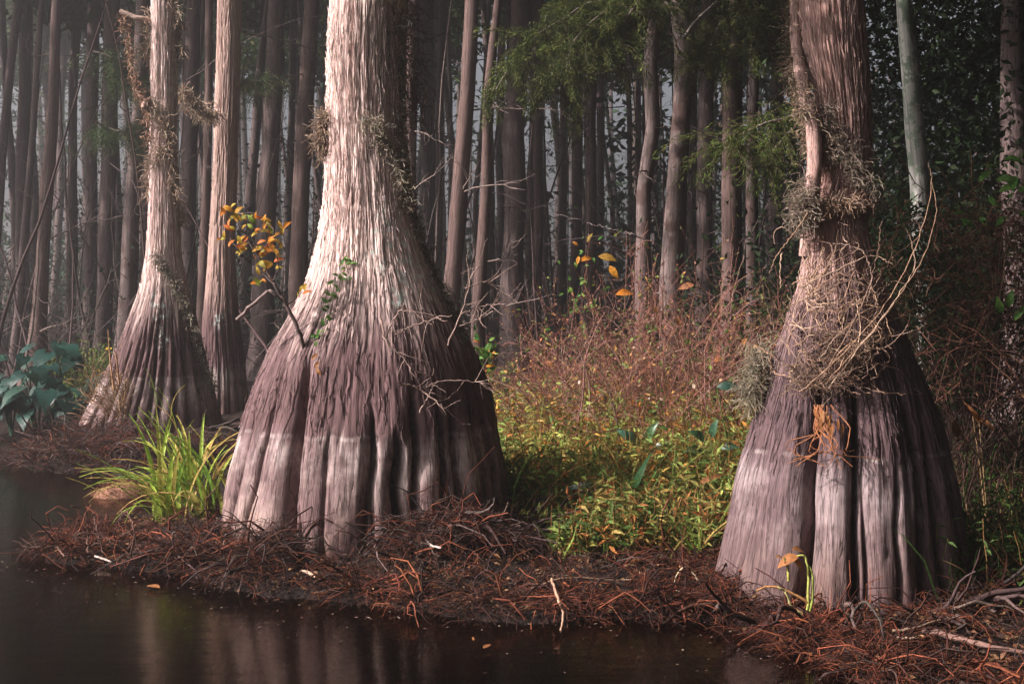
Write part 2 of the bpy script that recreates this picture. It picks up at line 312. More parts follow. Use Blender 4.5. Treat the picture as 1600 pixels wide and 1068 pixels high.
# ------------------------------------------------------------------ the big cypresses
def trunk_mesh(name, outline, Y, nth, grooves, seed, top=13., top_r=.5, rows_px=2.9, K=20., amp=.012, zmin=-.25, lich=(), strips=0, lean=0.):
    """outline: (photo row, left edge, right edge) of the trunk at distance Y"""
    o = np.array(sorted(outline, key=lambda t: -t[0]), float)
    zo = CH - (o[:, 0] - HZ) / F * Y; cxo = ((o[:, 1] + o[:, 2]) / 2 - 800) / F * Y; ro = (o[:, 2] - o[:, 1]) / 2 / F * Y
    ztop = zo[-1]; step = rows_px / F * Y
    z = np.concatenate([np.arange(min(zmin, zo[0]), ztop + .35, step), np.linspace(ztop + .4, top, 26)])
    slope = (cxo[-1] - cxo[-2]) / (zo[-1] - zo[-2])
    zo2 = np.concatenate([zo, [top]]); cx2 = np.concatenate([cxo, [cxo[-1] + lean * (top - ztop)]]); r2 = np.concatenate([ro, [ro[-1] * top_r]])
    zf = np.linspace(z[0], top, 900); k = np.exp(-np.linspace(-2.2, 2.2, 31) ** 2); k /= k.sum()
    smo = lambda v: np.convolve(np.pad(np.interp(zf, zo2, v), 15, mode='edge'), k, 'valid')
    # smooth only a little so the drawn outline is kept
    cx = np.interp(z, zf, smo(cx2)); r = np.interp(z, zf, smo(r2))
    fr_ = math.radians(102); nf = int(nth * .57); th = np.concatenate([np.linspace(-fr_, fr_, nf, endpoint=False), np.linspace(fr_, 2 * np.pi - fr_, int(nth * .13), endpoint=False)]); nth = len(th); TH, Z = np.meshgrid(th, z); RR = np.repeat(r[:, None], nth, 1); CX = np.repeat(cx[:, None], nth, 1)
    drop = np.zeros_like(TH)
    for gi, (deg, depth, zt, wdt) in enumerate(grooves):
        wob = math.radians(deg) + .05 * vn(Z * 1.3 + gi * 7.7, 3.1 * gi + 0 * Z, seed + 0 * Z) + .02 * vn(Z * 4 + gi, gi + 0 * Z, seed + 5. + 0 * Z)
        dl = np.abs((TH - wob + np.pi) % (2 * np.pi) - np.pi)
        dd = depth * 1.15 * sm(zt, zt * .62, Z)
        drop += dd * (.42 * np.exp(-dl / math.radians(wdt * .9)) + .58 * np.exp(-(dl / math.radians(wdt * .33)) ** 2))
    drop = np.minimum(drop, .62)
    c, s = np.cos(TH), np.sin(TH); KS = K
    warp = .35 * fbm(c * 3, s * 3, Z * .8 + seed, 2)
    n1 = vn(c * KS + warp, s * KS + warp, Z * 4.2 + seed + 2 * warp); n2 = vn(c * KS * 2.1 + 9, s * KS * 2.1 + warp, Z * 9 + seed); n0 = vn(c * KS * .6 + 4, s * KS * .6 + warp * 2, Z * 1.7 + seed); n3 = fbm(c * 2.2, s * 2.2, Z * .55 + seed, 3)
    n4 = vn(c * KS * .45, s * KS * .45, Z * .9 + seed)
    rid = .8 - 1.3 * np.exp(-(n1 / .16) ** 2) - .9 * np.exp(-(n0 / .10) ** 2)
    bt = .42 + .58 * sm(.5, 1.2, Z)                   # smoother wood low down, shaggier bark above
    kn = fbm(c * 6 + 3, s * 6, Z * 1.9 + seed, 3) * .016 * sm(2.6, 1.2, Z) + .010 * vn(c * 14, s * 14, Z * 1.3 + seed) * sm(2.4, 1.0, Z)
    drop = drop * (1 + .35 * vn(c * 5, s * 5, Z * 2.1 + seed + 2.))
    rr = kn + RR * (1 - drop) + amp * bt * (rid + .5 * n2) + RR * .045 * n3 + amp * 1.2 * n4
    V = np.stack([CX + rr * s, Y - rr * c, Z], -1).reshape(-1, 3)
    nz = len(z); i = np.arange(nz - 1)[:, None] * nth + np.arange(nth)[None, :]; j = np.arange(nz - 1)[:, None] * nth + ((np.arange(nth) + 1) % nth)[None, :]
    Q = np.stack([i, j, j + nth, i + nth], -1).reshape(-1, 4)
    bc = np.stack([c * KS * 2.0, s * KS * 2.0, Z * 4.6 + seed], -1).reshape(-1, 3)
    lv = np.zeros(len(V))
    for lx, ly, lr in lich:
        p = px(lx, ly, Y); lv = np.maximum(lv, sm(lr, lr * .3, np.hypot(V[:, 0] - p[0], (V[:, 2] - p[2]) * .8)) * (V[:, 1] < Y))
    me = make_mesh(name, V, Q, smooth=True, attrs={'barkco': bc, 'lich': lv})
    sm_ = None
    if strips:                                        # loose fibrous strips of bark lying on the trunk
        q_ = np.random.RandomState(int(seed) + 5); G = V.reshape(nz, nth, 3); B = bc.reshape(nz, nth, 3); N_ = strips; S_ = 7
        zlo = np.searchsorted(z, .75); zhi = np.searchsorted(z, ztop); ln = np.maximum(2, (q_.uniform(.08, .34, N_) / step / (S_ - 1))).astype(int); r0 = (zlo + (zhi - zlo - ln * S_) * q_.uniform(0, 1, N_) ** .8).astype(int); r0 = np.clip(r0, 0, nz - 30 - 1)
        c0 = q_.randint(3, nf - 3, N_); dr = q_.choice([-1, 0, 0, 0, 1], (N_, S_)).cumsum(1); wd = q_.choice([1, 1, 1, 2], N_)
        rows = np.clip(r0[:, None] + ln[:, None] * np.arange(S_)[None, :], 0, nz - 2); ca = np.clip(c0[:, None] + dr, 0, nf - 4); cb = ca + wd[:, None]
        nrm = np.stack([s, -c, 0 * s], -1)[0]; lift = q_.uniform(.002, .006, (N_, 1)) + q_.uniform(0, .014, (N_, 1)) * (np.linspace(1, 0, S_)[None, :] ** 3 * q_.randint(0, 2, (N_, 1)) + np.linspace(0, 1, S_)[None, :] ** 3 * q_.randint(0, 2, (N_, 1)))
        tp = np.array([.15, .7, 1, 1, 1, .6, .1])[None, :, None]; Pa, Pb = G[rows, ca], G[rows, cb]; mid = (Pa + Pb) / 2; hw = (Pb - Pa) / 2 * tp; off = nrm[ca] * lift[:, :, None]
        Vs = np.stack([mid - hw + off, mid + off * 1.25 + nrm[ca] * .002, mid + hw + off], 2).reshape(-1, 3); Bs = np.repeat(B[rows, ca][:, :, None] + q_.uniform(-30, 30, (N_, 1, 1, 3)), 3, 2).reshape(-1, 3)
        ib = (np.arange(N_)[:, None] * S_ * 3 + np.arange(S_ - 1)[None, :] * 3).reshape(-1, 1); sm_ = make_mesh('bark_strips', Vs, np.concatenate([ib + [0, 1, 4, 3], ib + [1, 2, 5, 4]]), attrs={'barkco': Bs, 'lich': np.zeros(len(Vs))})
    return me, sm_
def surf(outline, Y, x, y):
    """point on the camera side of a trunk at photo pixel x, y"""
    o = np.array(sorted(outline), float); l = np.interp(y, o[:, 0], o[:, 1]); r_ = np.interp(y, o[:, 0], o[:, 2])
    t = np.clip((x - (l + r_) / 2) / ((r_ - l) / 2), -.98, .98); rad = (r_ - l) / 2 / F * Y
    return px(x, y, Y - rad * math.sqrt(1 - t * t))

OUT_MAIN = [(0, 516, 632), (100, 513, 629), (200, 512, 631), (300, 510, 641), (350, 504, 652), (400, 494, 668), (450, 480, 691), (500, 455, 718), (550, 424, 742),
            (600, 405, 762), (650, 388, 780), (700, 373, 794), (750, 361, 804), (800, 353, 812), (870, 347, 818), (930, 343, 822)]
OUT_RIGHT = [(0, 1250, 1346), (60, 1257, 1348), (150, 1277, 1354), (220, 1286, 1357), (260, 1282, 1356), (300, 1271, 1353), (340, 1263, 1350), (380, 1261, 1350), (430, 1255, 1366), (480, 1240, 1390), (530, 1222, 1410),
             (600, 1200, 1440), (660, 1180, 1468), (730, 1155, 1488), (800, 1142, 1500), (860, 1130, 1508), (910, 1116, 1514), (960, 1108, 1518)]
OUT_LEFT = [(0, 238, 275), (100, 238, 275), (200, 237, 275), (300, 235, 277), (400, 231, 281), (450, 221, 291), (500, 204, 304), (550, 184, 318), (600, 159, 331), (650, 132, 343), (680, 119, 349), (710, 113, 354)]
OUT_SEC = [(0, 341, 377), (100, 339, 375), (200, 336, 372), (300, 332, 369), (400, 326, 366), (450, 322, 369), (500, 318, 373), (560, 313, 380), (620, 308, 387), (660, 306, 390)]
def rim(a, n, seed, depth, zt, wd):
    r_ = np.random.RandomState(seed); g = list(a)
    for q in range(n): g.append((95 + 175 * (q + r_.uniform(-.25, .25)) / n, depth * r_.uniform(.6, 1.2), zt * r_.uniform(.7, 1.1), wd))
    return g
G_MAIN = rim([(-62, .05, 1.2, 4), (-48, .07, 1.5, 3), (-29, .21, 1.5, 6), (-22, .06, 1.1, 2), (-10, .05, 1.0, 2), (3, .10, 1.15, 2.5), (6, .07, 1.1, 2), (16, .30, .95, 4.5), (25, .20, 1.3, 3.5),
              (36, .22, 1.2, 4), (47, .20, 1.25, 4), (58, .22, 1.3, 4), (70, .18, 1.4, 5), (82, .2, 1.4, 5)], 8, 3, .2, 1.3, 5)
G_RIGHT = rim([(-66, .05, 1.0, 3), (-33, .34, 1.55, 6), (-9, .30, 1.5, 5), (-4, .1, 1.2, 3), (9, .08, 1.0, 3), (25, .34, 1.5, 6), (40, .26, 1.35, 6), (56, .24, 1.3, 6), (76, .2, 1.3, 6)], 7, 5, .22, 1.3, 6)
G_LEFT = rim([(-65, .14, 1.0, 5), (-44, .2, 1.1, 5), (-30, .22, 1.4, 5), (-17, .14, 1.6, 3.5), (-8, .2, 1.7, 4), (3, .18, 1.9, 3.5), (12, .2, 1.8, 3.5), (22, .18, 1.9, 3.5), (34, .22, 1.7, 4), (48, .2, 1.6, 5), (66, .2, 1.5, 5)], 8, 9, .2, 1.6, 5)
G_SEC = rim([(-50, .1, 1.5, 5), (-20, .12, 1.6, 4), (5, .1, 1.5, 4), (28, .16, 1.8, 4), (50, .15, 1.5, 5)], 6, 11, .12, 1.5, 5)

def cypress_crown(z0, z1, rad, n, seed, bare=.0):
    """limbs with drooping feathery foliage, around the origin axis"""
    r_ = np.random.RandomState(seed); A = Acc(); nl = int(9 + (z1 - z0) * 2.2)
    zz = r_.uniform(z0, z1, nl); an = r_.uniform(0, 2 * np.pi, nl); ln = rad * r_.uniform(.45, 1, nl) * (1 - .55 * (zz - z0) / (z1 - z0))
    P = walk(np.stack([zz * 0, zz * 0, zz], -1), np.stack([np.cos(an), np.sin(an), .15 + 0 * an], -1), ln, 7, .12, .03, rng=r_)
    tubes(A, P, np.linspace(.045, .012, 7)[None, :], 4, (.13, .09, .08))
    k = r_.randint(0, nl, n); t = r_.uniform(.15, 1, n) * 5.99; i = t.astype(int); f = (t - i)[:, None]
    p = P[k, i] * (1 - f) + P[k, i + 1] * f + r_.normal(0, .28, (n, 3)) * [1, 1, .6]; p[:, 2] -= np.abs(r_.normal(0, .22, n))
    d = rdir(n, .6, r_); d[:, 2] -= .5
    leaves(A, p, d, rdir(n, 1, r_), r_.uniform(.22, .48, n), r_.uniform(.08, .18, n), mixc([(.045, .085, .025), (.06, .10, .03), (.035, .07, .025), (.09, .10, .035)], n, .3, r_))
    return A.mesh('crown')
CROWNS = [cypress_crown(0, 7, 2.9, 2600, 40 + q) for q in range(4)] + [cypress_crown(0, 6, 2.7, 6500, 48), cypress_crown(0, 6.5, 4.6, 9000, 49)]  # last two: unseen crowns thickened to cut sky light and shade the thicket

def big_tree(label, outline, Y, nth, grooves, seed, mat, **k):
    o = np.array(outline, float); b = o[np.argmax(o[:, 0])]; base = px((b[1] + b[2]) / 2, 0, Y); zc = float(height(base[0], Y))
    t = thing('cypress_tree', (base[0], Y, zc), label, 'tree', 'cypress trees along the bank')
    tm, st_ = trunk_mesh('trunk', outline, Y, nth, grooves, seed, **k)
    obj('trunk', tm, mat, t)
    if st_: o_ = obj('bark_strips', st_, mat, t); o_['kind'] = 'stuff'
    return t
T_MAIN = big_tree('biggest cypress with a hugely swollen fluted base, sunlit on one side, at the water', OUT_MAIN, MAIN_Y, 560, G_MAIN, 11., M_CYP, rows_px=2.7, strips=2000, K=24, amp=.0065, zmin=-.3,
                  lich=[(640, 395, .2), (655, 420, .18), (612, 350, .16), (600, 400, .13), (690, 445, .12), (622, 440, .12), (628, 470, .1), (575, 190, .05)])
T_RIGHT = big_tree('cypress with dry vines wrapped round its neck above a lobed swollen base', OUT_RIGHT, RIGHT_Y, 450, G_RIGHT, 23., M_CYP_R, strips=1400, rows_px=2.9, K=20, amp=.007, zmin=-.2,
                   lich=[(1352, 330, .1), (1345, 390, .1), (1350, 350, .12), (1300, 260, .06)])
T_LEFT = big_tree('cypress with moss spiralling up its pale trunk, beside the elephant ear plants', OUT_LEFT, LEFT_Y, 330, G_LEFT, 37., M_CYP, strips=600, rows_px=2.9, K=20, amp=.008, zmin=-.3,
                  lich=[(268, 480, .13), (262, 500, .12), (270, 530, .12), (255, 470, .1)])
T_SEC = big_tree('slimmer cypress close behind the moss-wrapped one, with no knobbly root mat showing', OUT_SEC, SECOND_Y, 220, G_SEC, 51., M_CYP_B, rows_px=3.2, K=14, amp=.008, zmin=-.2, lich=[(350, 500, .12)])
# unseen low limbs added to the biggest cypress to shade the right side
def limb(parent, pts, n, seed, spread=.3):
    r_ = np.random.RandomState(seed); A = Acc(); P = np.array([np.interp(np.linspace(0, 1, 24), np.linspace(0, 1, len(pts)), [q[k] for q in pts]) for k in range(3)]).T; tubes(A, P[None], np.linspace(.05, .012, 24)[None, :], 6, (.2, .14, .12)); obj('limb', A.mesh('limb', True), M_FIBRE, parent)
    A = Acc(); k = r_.randint(5, 24, n); p = P[k] + r_.normal(0, spread, (n, 3)) * [1, 1, .5]; leaves(A, p, rdir(n, .6, r_) + [0, 0, -.4], rdir(n, 1, r_), r_.uniform(.10, .22, n), r_.uniform(.03, .07, n), mixc([(.05, .10, .03), (.07, .12, .03)], n, .3, r_)); o = obj('foliage', A.mesh('foliage'), M_LEAF, parent); o['kind'] = 'stuff'
limb(T_MAIN, [(-1., 8.6, 4.6), (-.8, 7.7, 5.), (-.3, 7.2, 5.3), (.3, 6.9, 5.5)], 3000, 64, .42)
limb(T_MAIN, [(-1., 8.5, 4.0), (-.7, 7.7, 4.25), (-.1, 7.3, 4.3), (.4, 7.1, 4.3)], 1800, 65, .24)
limb(T_MAIN, [(-1., 8.8, 5.2), (0, 8.2, 5.5), (1.1, 7.8, 5.5), (2.2, 7.9, 5.3)], 900, 62, .38)
limb(T_MAIN, [(-1., 8.9, 5.8), (.3, 8.9, 6.2), (1.8, 9.0, 6.3), (3.0, 9.2, 6.1)], 900, 63, .42)
for t, z0, sc, q in ((T_MAIN, 8.8, 1.0, 5), (T_RIGHT, 4.9, 1., 4), (T_LEFT, 9.5, 1., 2), (T_SEC, 9.5, 1.0, 3)):
    c = obj('crown', CROWNS[q], M_LEAF, t); c.location = (t.location.x, t.location.y, z0); c.scale = (sc, sc, sc)
    c.location -= Vector((0, 0, 0))

# ------------------------------------------------------------------ forest trees behind
def bg_trunk(pts, Y, ztop, seed, sides=14):
    """pts: (photo row, centre x, width px) from top to base"""
    o = np.array(sorted(pts, key=lambda t: -t[0]), float); zo = CH - (o[:, 0] - HZ) / F * Y; cx = (o[:, 1] - 800) / F * Y; rr = o[:, 2] / 2 / F * Y
    sl = (cx[-1] - cx[0]) / (zo[-1] - zo[0])
    zo = np.concatenate([zo, [ztop]]); cx = np.concatenate([cx, [cx[-1] + sl * (ztop - zo[-2])]]); rr = np.concatenate([rr, [rr[-1] * .45]])
    g = float(height(cx[0], Y)); zz = np.concatenate([np.arange(min(zo[0], g) - .3, 9, .11 if Y < 24 else .3), np.linspace(9.3, ztop, 8)])
    c = np.interp(zz, zo, cx); r_ = np.interp(zz, zo, rr)
    c = c + .35 * r_ * vn(zz * .6, seed + 0 * zz, 1. + 0 * zz); r_ = r_ * (1 + .07 * vn(zz * 1.7, seed + 3. + 0 * zz, 0 * zz) + .8 * np.exp(-np.clip(zz - g, 0, 9) / .28))
    th = np.linspace(0, 2 * np.pi, sides, endpoint=False); TH, Z = np.meshgrid(th, zz); RR = np.repeat(r_[:, None], sides, 1)
    RR = RR * (1 + .10 * vn(np.cos(TH) * 2 + seed, np.sin(TH) * 2, Z * 1.1) + .06 * vn(np.cos(TH) * 5 + seed, np.sin(TH) * 5, Z * 3))
    V = np.stack([c[:, None] + RR * np.sin(TH), Y - RR * np.cos(TH), Z], -1).reshape(-1, 3)
    i = np.arange(len(zz) - 1)[:, None] * sides + np.arange(sides)[None, :]; j = np.arange(len(zz) - 1)[:, None] * sides + ((np.arange(sides) + 1) % sides)[None, :]
    K = 8.
    return make_mesh('trunk', V, np.stack([i, j, j + sides, i + sides], -1).reshape(-1, 4), smooth=True,
                     attrs={'barkco': np.stack([np.cos(TH) * K, np.sin(TH) * K, Z * 4. + seed], -1).reshape(-1, 3)}), c, zz, r_
NB = 0
def bg_tree(label, pts, Y, mat=None, twigs=0, group=None, ztop=17., name='cypress_tree', crown=True):
    global NB
    NB += 1; r_ = np.random.RandomState(900 + NB); me, c, zz, rr = bg_trunk(pts, Y, ztop, 3.7 * NB)
    g = float(height(c[0], Y)); t = thing(name, (c[0], Y, g), label, 'tree', group or 'forest trees behind the bank')
    obj('trunk', me, mat or M_BG, t)
    if crown:
        cr = obj('crown', CROWNS[NB % 4], M_LEAF, t); cr.location = (float(np.interp(9, zz, c)), Y, r_.uniform(8.2, 9.6) + (2.6 if Y > 29 else 0)); cr.rotation_euler = (0, 0, r_.uniform(0, 6.28)); s_ = r_.uniform(.8, 1.1); cr.scale = (s_, s_, s_)
    for q in range(twigs):
        zt = r_.uniform(.8, CH + (HZ - 20) / F * Y); ct = np.array([[float(np.interp(zt, zz, c)), Y, zt]]); a = r_.uniform(-2.6, -.5) if r_.rand() < .7 else r_.uniform(0, 6.28)
        A = Acc(); Pm = walk(ct, [[math.cos(a) * (1 if r_.rand() < .5 else -1), math.sin(a) * .6, r_.uniform(-.1, .5)]], [r_.uniform(.5, 1.6)], 9, .16, .02, rng=r_)
        tubes(A, Pm, np.linspace(.016, .004, 9)[None, :], 4, (.22, .17, .15))
        k = r_.randint(2, 8, 7); tubes(A, walk(Pm[0, k], unit(Pm[0, k] - Pm[0, k - 1]) + r_.normal(0, .6, (7, 3)), r_.uniform(.15, .5, 7), 5, .2, .02, rng=r_), np.linspace(.006, .002, 5)[None, :], 3, (.2, .15, .14))
        obj('branch', A.mesh('branch'), M_FIBRE, t)
    return t
bg_tree('pinkish trunk leaning over the elephant ear plants, widening at its foot', [(0, 90, 15), (200, 79, 18), (400, 69, 20), (500, 64, 24), (570, 58, 30)], 21, M_BG_RED, 3)
bg_tree('thin trunk leaning away behind the elephant ears, outermost on that side', [(0, 30, 13), (200, 8, 14), (400, -10, 15)], 24, None, 1)
bg_tree('thin dark trunk slanting down behind the elephant ear leaves', [(0, 66, 9), (200, 52, 10), (400, 34, 12), (570, 22, 15)], 23, None, 2)
bg_tree('dark straight trunk between the slanting thin one and the pinkish leaning one', [(0, 40, 18), (300, 36, 20), (560, 34, 24)], 29)
bg_tree('slender brown trunk just past the pinkish leaning one', [(0, 119, 14), (300, 113, 15), (560, 108, 18)], 30, None, 2)
bg_tree('grey trunk halfway between the pinkish leaning trunk and the moss-wrapped cypress', [(0, 148, 19), (300, 143, 19), (560, 138, 24)], 27, None, 2)
bg_tree('tall dark trunk behind the yellow flowered shrub', [(0, 176, 22), (300, 169, 24), (560, 160, 28)], 24, None, 2)
bg_tree('grey-mauve trunk close on the water side of the moss-wrapped cypress', [(0, 224, 18), (200, 216, 21), (400, 205, 25), (560, 196, 32)], 21, M_BG_PALE, 2)
bg_tree('dim trunk tucked directly behind the moss-wrapped cypress', [(0, 232, 14), (560, 222, 18)], 26)
bg_tree('dim brown trunk between the moss-wrapped cypress and the slimmer one behind it', [(0, 305, 24), (300, 297, 24), (560, 290, 28)], 23, None, 2)
bg_tree('thin reddish stem hugging the slimmer cypress behind the moss-wrapped one', [(0, 328, 12), (300, 322, 14), (560, 316, 18)], 19.5, M_BG_RED, 1)
bg_tree('thick dark trunk above the orange-leaved sapling', [(0, 434, 27), (200, 425, 28), (400, 417, 30), (560, 410, 36)], 22, None, 3)
bg_tree('thick brown trunk next to the lit edge of the biggest cypress', [(0, 483, 25), (200, 477, 25), (400, 470, 27), (560, 466, 33)], 20.5, M_BG_RED, 3)
bg_tree('thin faded trunk between the two thick ones above the sapling', [(0, 458, 10), (560, 448, 14)], 32)
bg_tree('brown trunk standing close to the shaded edge of the biggest cypress', [(0, 648, 19), (300, 640, 19), (560, 634, 24)], 19, M_BG_RED, 3)
bg_tree('faded wide grey trunk in the haze beside the shaded edge of the biggest cypress', [(0, 671, 24), (300, 668, 22), (560, 664, 26)], 31)
bg_tree('thin grey trunk in the haze before the leaning brown one', [(0, 692, 11), (560, 684, 14)], 30)
bg_tree('leaning brown trunk with dry twigs at its foot, behind the biggest cypress', [(0, 737, 22), (200, 724, 24), (400, 710, 25), (520, 703, 30)], 17.5, M_BG_RED, 5)
bg_tree('slim reddish trunk bending slightly, second from the shaded edge among the clear ones', [(0, 779, 14), (150, 764, 16), (300, 758, 17), (500, 749, 21)], 18, M_BG_RED, 3)
bg_tree('thick dark trunk whose foot shows at the edge of the grassy clearing', [(0, 812, 34), (200, 806, 34), (400, 800, 36), (580, 803, 44)], 22, None, 3)
bg_tree('faded grey trunk just past the thick dark one at the clearing', [(0, 838, 15), (560, 826, 18)], 31)
bg_tree('slim brown trunk behind the drooping green cypress sprays', [(0, 846, 12), (560, 838, 16)], 25, M_BG_RED, 1)
bg_tree('faint slim trunk beyond the middle of the clearing', [(0, 884, 12), (560, 876, 15)], 33, None, 1)
bg_tree('dim trunk above the yellow-leaved vine in the clearing', [(0, 903, 15), (560, 897, 18)], 28, None, 2)
bg_tree('dark slim trunk beyond the yellow-leaved vine', [(0, 926, 14), (560, 920, 18)], 24, None, 2)
bg_tree('pale crooked trunk on the near side of the blotched one above the brush', [(0, 1030, 19), (100, 1017, 22), (200, 1022, 23), (300, 1008, 22), (450, 1003, 25)], 17, M_BG_PALE, 3)
bg_tree('blotched pale trunk with a dark knot, tallest above the reddish brush', [(0, 1060, 26), (80, 1068, 32), (120, 1068, 31), (300, 1058, 30), (450, 1051, 35)], 15.5, M_BG_PALE, 2)
bg_tree('dim trunk in the shadow just past the blotched one', [(0, 1105, 22), (560, 1098, 26)], 21, None, 1)
bg_tree('faint thin trunk close beside the dim shadowed one', [(0, 1083, 13), (560, 1080, 16)], 26)
bg_tree('straight reddish trunk above the brush, in front of a green spray', [(0, 1152, 31), (200, 1147, 32), (400, 1140, 34), (500, 1138, 40)], 16, M_BG_RED, 3)
bg_tree('slim light trunk next to the straight reddish one', [(0, 1181, 16), (200, 1177, 17), (500, 1174, 21)], 16.5, M_BG_PALE, 2)
bg_tree('dark trunk half hidden behind the vine-wrapped cypress', [(0, 1216, 20), (560, 1210, 24)], 22, None, 1)
bg_tree('thin dark trunk beside the half-hidden one near the vine-wrapped cypress', [(0, 1241, 13), (560, 1237, 16)], 24)
bg_tree('straight pinkish trunk rising from the dark thicket at the edge of the frame', [(0, 1580, 38), (120, 1583, 40), (230, 1588, 44), (500, 1592, 52)], 11.5, M_BG, 1)
bt = bg_tree('pale lichen-spotted trunk of a young tree leaning in the dark thicket', [(-60, 1404, 22), (0, 1411, 24), (40, 1414, 25), (120, 1425, 31), (200, 1430, 31), (280, 1437, 30), (340, 1440, 31), (600, 1452, 36)], 9.4, M_BIRCH, 0, name='young_tree', crown=False, ztop=6.5)
A = Acc(); r_ = np.random.RandomState(5); p = r_.normal(0, 1, (900, 3)) * [.8, .8, .6] + [px(1404, 0, 9.4)[0] - .3, 9.6, 6.2]
leaves(A, p, rdir(900), rdir(900), .1, .06, mixc([(.04, .09, .03), (.07, .12, .03)], 900)); obj('crown', A.mesh('crown'), M_LEAF, bt)

# trunks that merge into the haze between those
r_ = np.random.RandomState(77)
ORD = 'first second third fourth fifth sixth seventh eighth ninth tenth eleventh twelfth thirteenth fourteenth fifteenth sixteenth seventeenth'.split()
ZONES = [(-20, 240, 15, 'faint far trunk fading into haze beyond the elephant ears'), (240, 510, 15, 'faint far trunk between the slimmer cypress and the biggest one'),
         (640, 800, 12, 'faint far trunk in the bright haze behind the biggest cypress'), (800, 1050, 17, 'faint far trunk fading into haze beyond the clearing'), (1050, 1250, 10, 'faint far trunk behind the blotched and reddish trunks')]
for a, b_, cnt, lab in ZONES:
    xs = sorted(a + (b_ - a) * (q + r_.uniform(.1, .9)) / cnt for q in range(cnt))
    for q, x in enumerate(xs):
        Y = r_.uniform(30, 58); wpx = r_.uniform(.12, .27) / Y * F; ln = r_.normal(0, 24); bw = r_.normal(0, 6)
        bg_tree(lab.replace('faint far trunk', ORD[q] + ' faint far trunk from the left') if q else lab.replace('faint far trunk', 'leftmost of the faint far trunks'), [(0, x + ln, wpx * .9), (150, x + ln * .6 + bw, wpx), (320, x + ln * .3 - bw, wpx * 1.1), (500, x, wpx * 1.3)], Y, [M_BG, M_BG, M_BG_PALE][r_.randint(3)], 0, group=lab.replace('faint far trunk', 'faint far trunks'))

# ------------------------------------------------------------------ far forest: reads as one mass
r_ = np.random.RandomState(21); A = Acc()
def blob(A, n, box, size, cols, clump=40, spread=(1.2, 1.2, .6), rng=r_, flat=1., asp=.45):
    nc = max(1, n // clump); cc = np.stack([rng.uniform(a, b_, nc) for a, b_ in box], -1); k = rng.randint(0, nc, n); p = cc[k] + rng.normal(0, 1, (n, 3)) * spread
    tone = rng.uniform(.65, 1.3, nc)[k][:, None]; L_ = rng.uniform(*size, n)
    leaves(A, p, rdir(n, flat, rng), rdir(n, 1, rng), L_, L_ * asp, mixc(cols, n, .25, rng) * tone); return A
DK = [(.035, .065, .04), (.045, .075, .04), (.03, .055, .045), (.055, .07, .04)]
blob(A, 30000, [(-42, 42), (50, 85), (0, 4.6)], (.3, .65), DK, 90, (1.6, 1.5, 1.1))                 # shrub layer at the far edge
blob(A, 4500, [(-45, 8), (46, 88), (5, 16)], (.3, .65), DK, 150, (1.5, 1.6, .8))                 # far crowns
blob(A, 22000, [(4, 40), (36, 70), (3, 16)], (.25, .55), DK, 140, (1.4, 1.5, .8))
for bx_ in ([(-50, 30), (-26, -16), (0, 17)], [(-80, -60), (-40, 10), (0, 17)], [(15, 26), (-20, 9), (0, 17)]): blob(A, 3600, bx_, (1.6, 3.2), DK, 20, (1.5, 1.5, 1.2), asp=.7)   # unseen trees behind and beside the camera, added to cut sky fill                    # denser towards the dark side
n = 170; x = r_.uniform(-50, 50, n); y = r_.uniform(58, 92, n); P = walk(np.stack([x, y, 0 * x], -1), np.stack([r_.normal(0, .03, n), 0 * x, 1 + 0 * x], -1), 17, 6, .012, rng=r_)
tubes(A, P, r_.uniform(.12, .24, (n, 1)) * np.linspace(1.1, .6, 6)[None, :], 6, mixc([(.15, .11, .10), (.12, .09, .085)], n, .2, r_))
ff = obj('far_forest', A.mesh('far_forest'), M_LEAF); tag(ff, 'hazy far forest of crowns and thin trunks closing the view, plus unseen lakeside trees added to cut sky light', 'forest', kind='stuff')
A = Acc()
blob(A, 9000, [(-3, 14), (-10, 9), (9, 15)], (.55, 1.1), DK, 70, (1.2, 1.3, .5), asp=.55)  # unseen leaves over camera and near bank, added to block overhead sky
blob(A, 2600, [(.6, 5), (10, 15), (6.2, 9)], (.4, .8), DK, 70, (.7, .7, .3), asp=.55)  # unseen low clump added to shade the evergreen thicket
blob(A, 8000, [(2, 16), (9.0, 17), (7.5, 15)], (.55, 1.1), DK, 70, (1.3, 1.3, .5), asp=.55)  # unseen roof on the right, added to keep light off the thicket
blob(A, 14000, [(-48, 26), (16.5, 31), (9.8, 15.5)], (.55, 1.1), DK, 70, (1.3, 1.3, .5), asp=.55)
cn = obj('shade_canopy', A.mesh('shade_canopy'), M_LEAF); tag(cn, 'high leafy canopy, mostly out of view, added over forest and bank for shade', 'canopy', kind='stuff')
A = Acc()
blob(A, 34000, [(-20, 13), (21, 42), (.2, 2.3)], (.05, .14), DK, 160, (.8, .8, .6))
blob(A, 12000, [(-16, 12), (24, 46), (2.3, 6.0)], (.05, .15), DK, 160, (.9, .8, .35))
n = 1500; p = np.stack([r_.uniform(-14, 10, n), r_.uniform(19, 34, n), r_.uniform(.3, 1.2, n)], -1)
tubes(A, walk(p, rdir(n) * [1, 1, .5] + [0, 0, .6], r_.uniform(.5, 2.2, n), 6, .2, rng=r_), .007, 3, mixc([(.12, .09, .085), (.17, .13, .12)], n, .3, r_))
n = 150; Y = r_.uniform(18, 36, n); x = (r_.uniform(-60, 1260, n) - 800) / F * Y
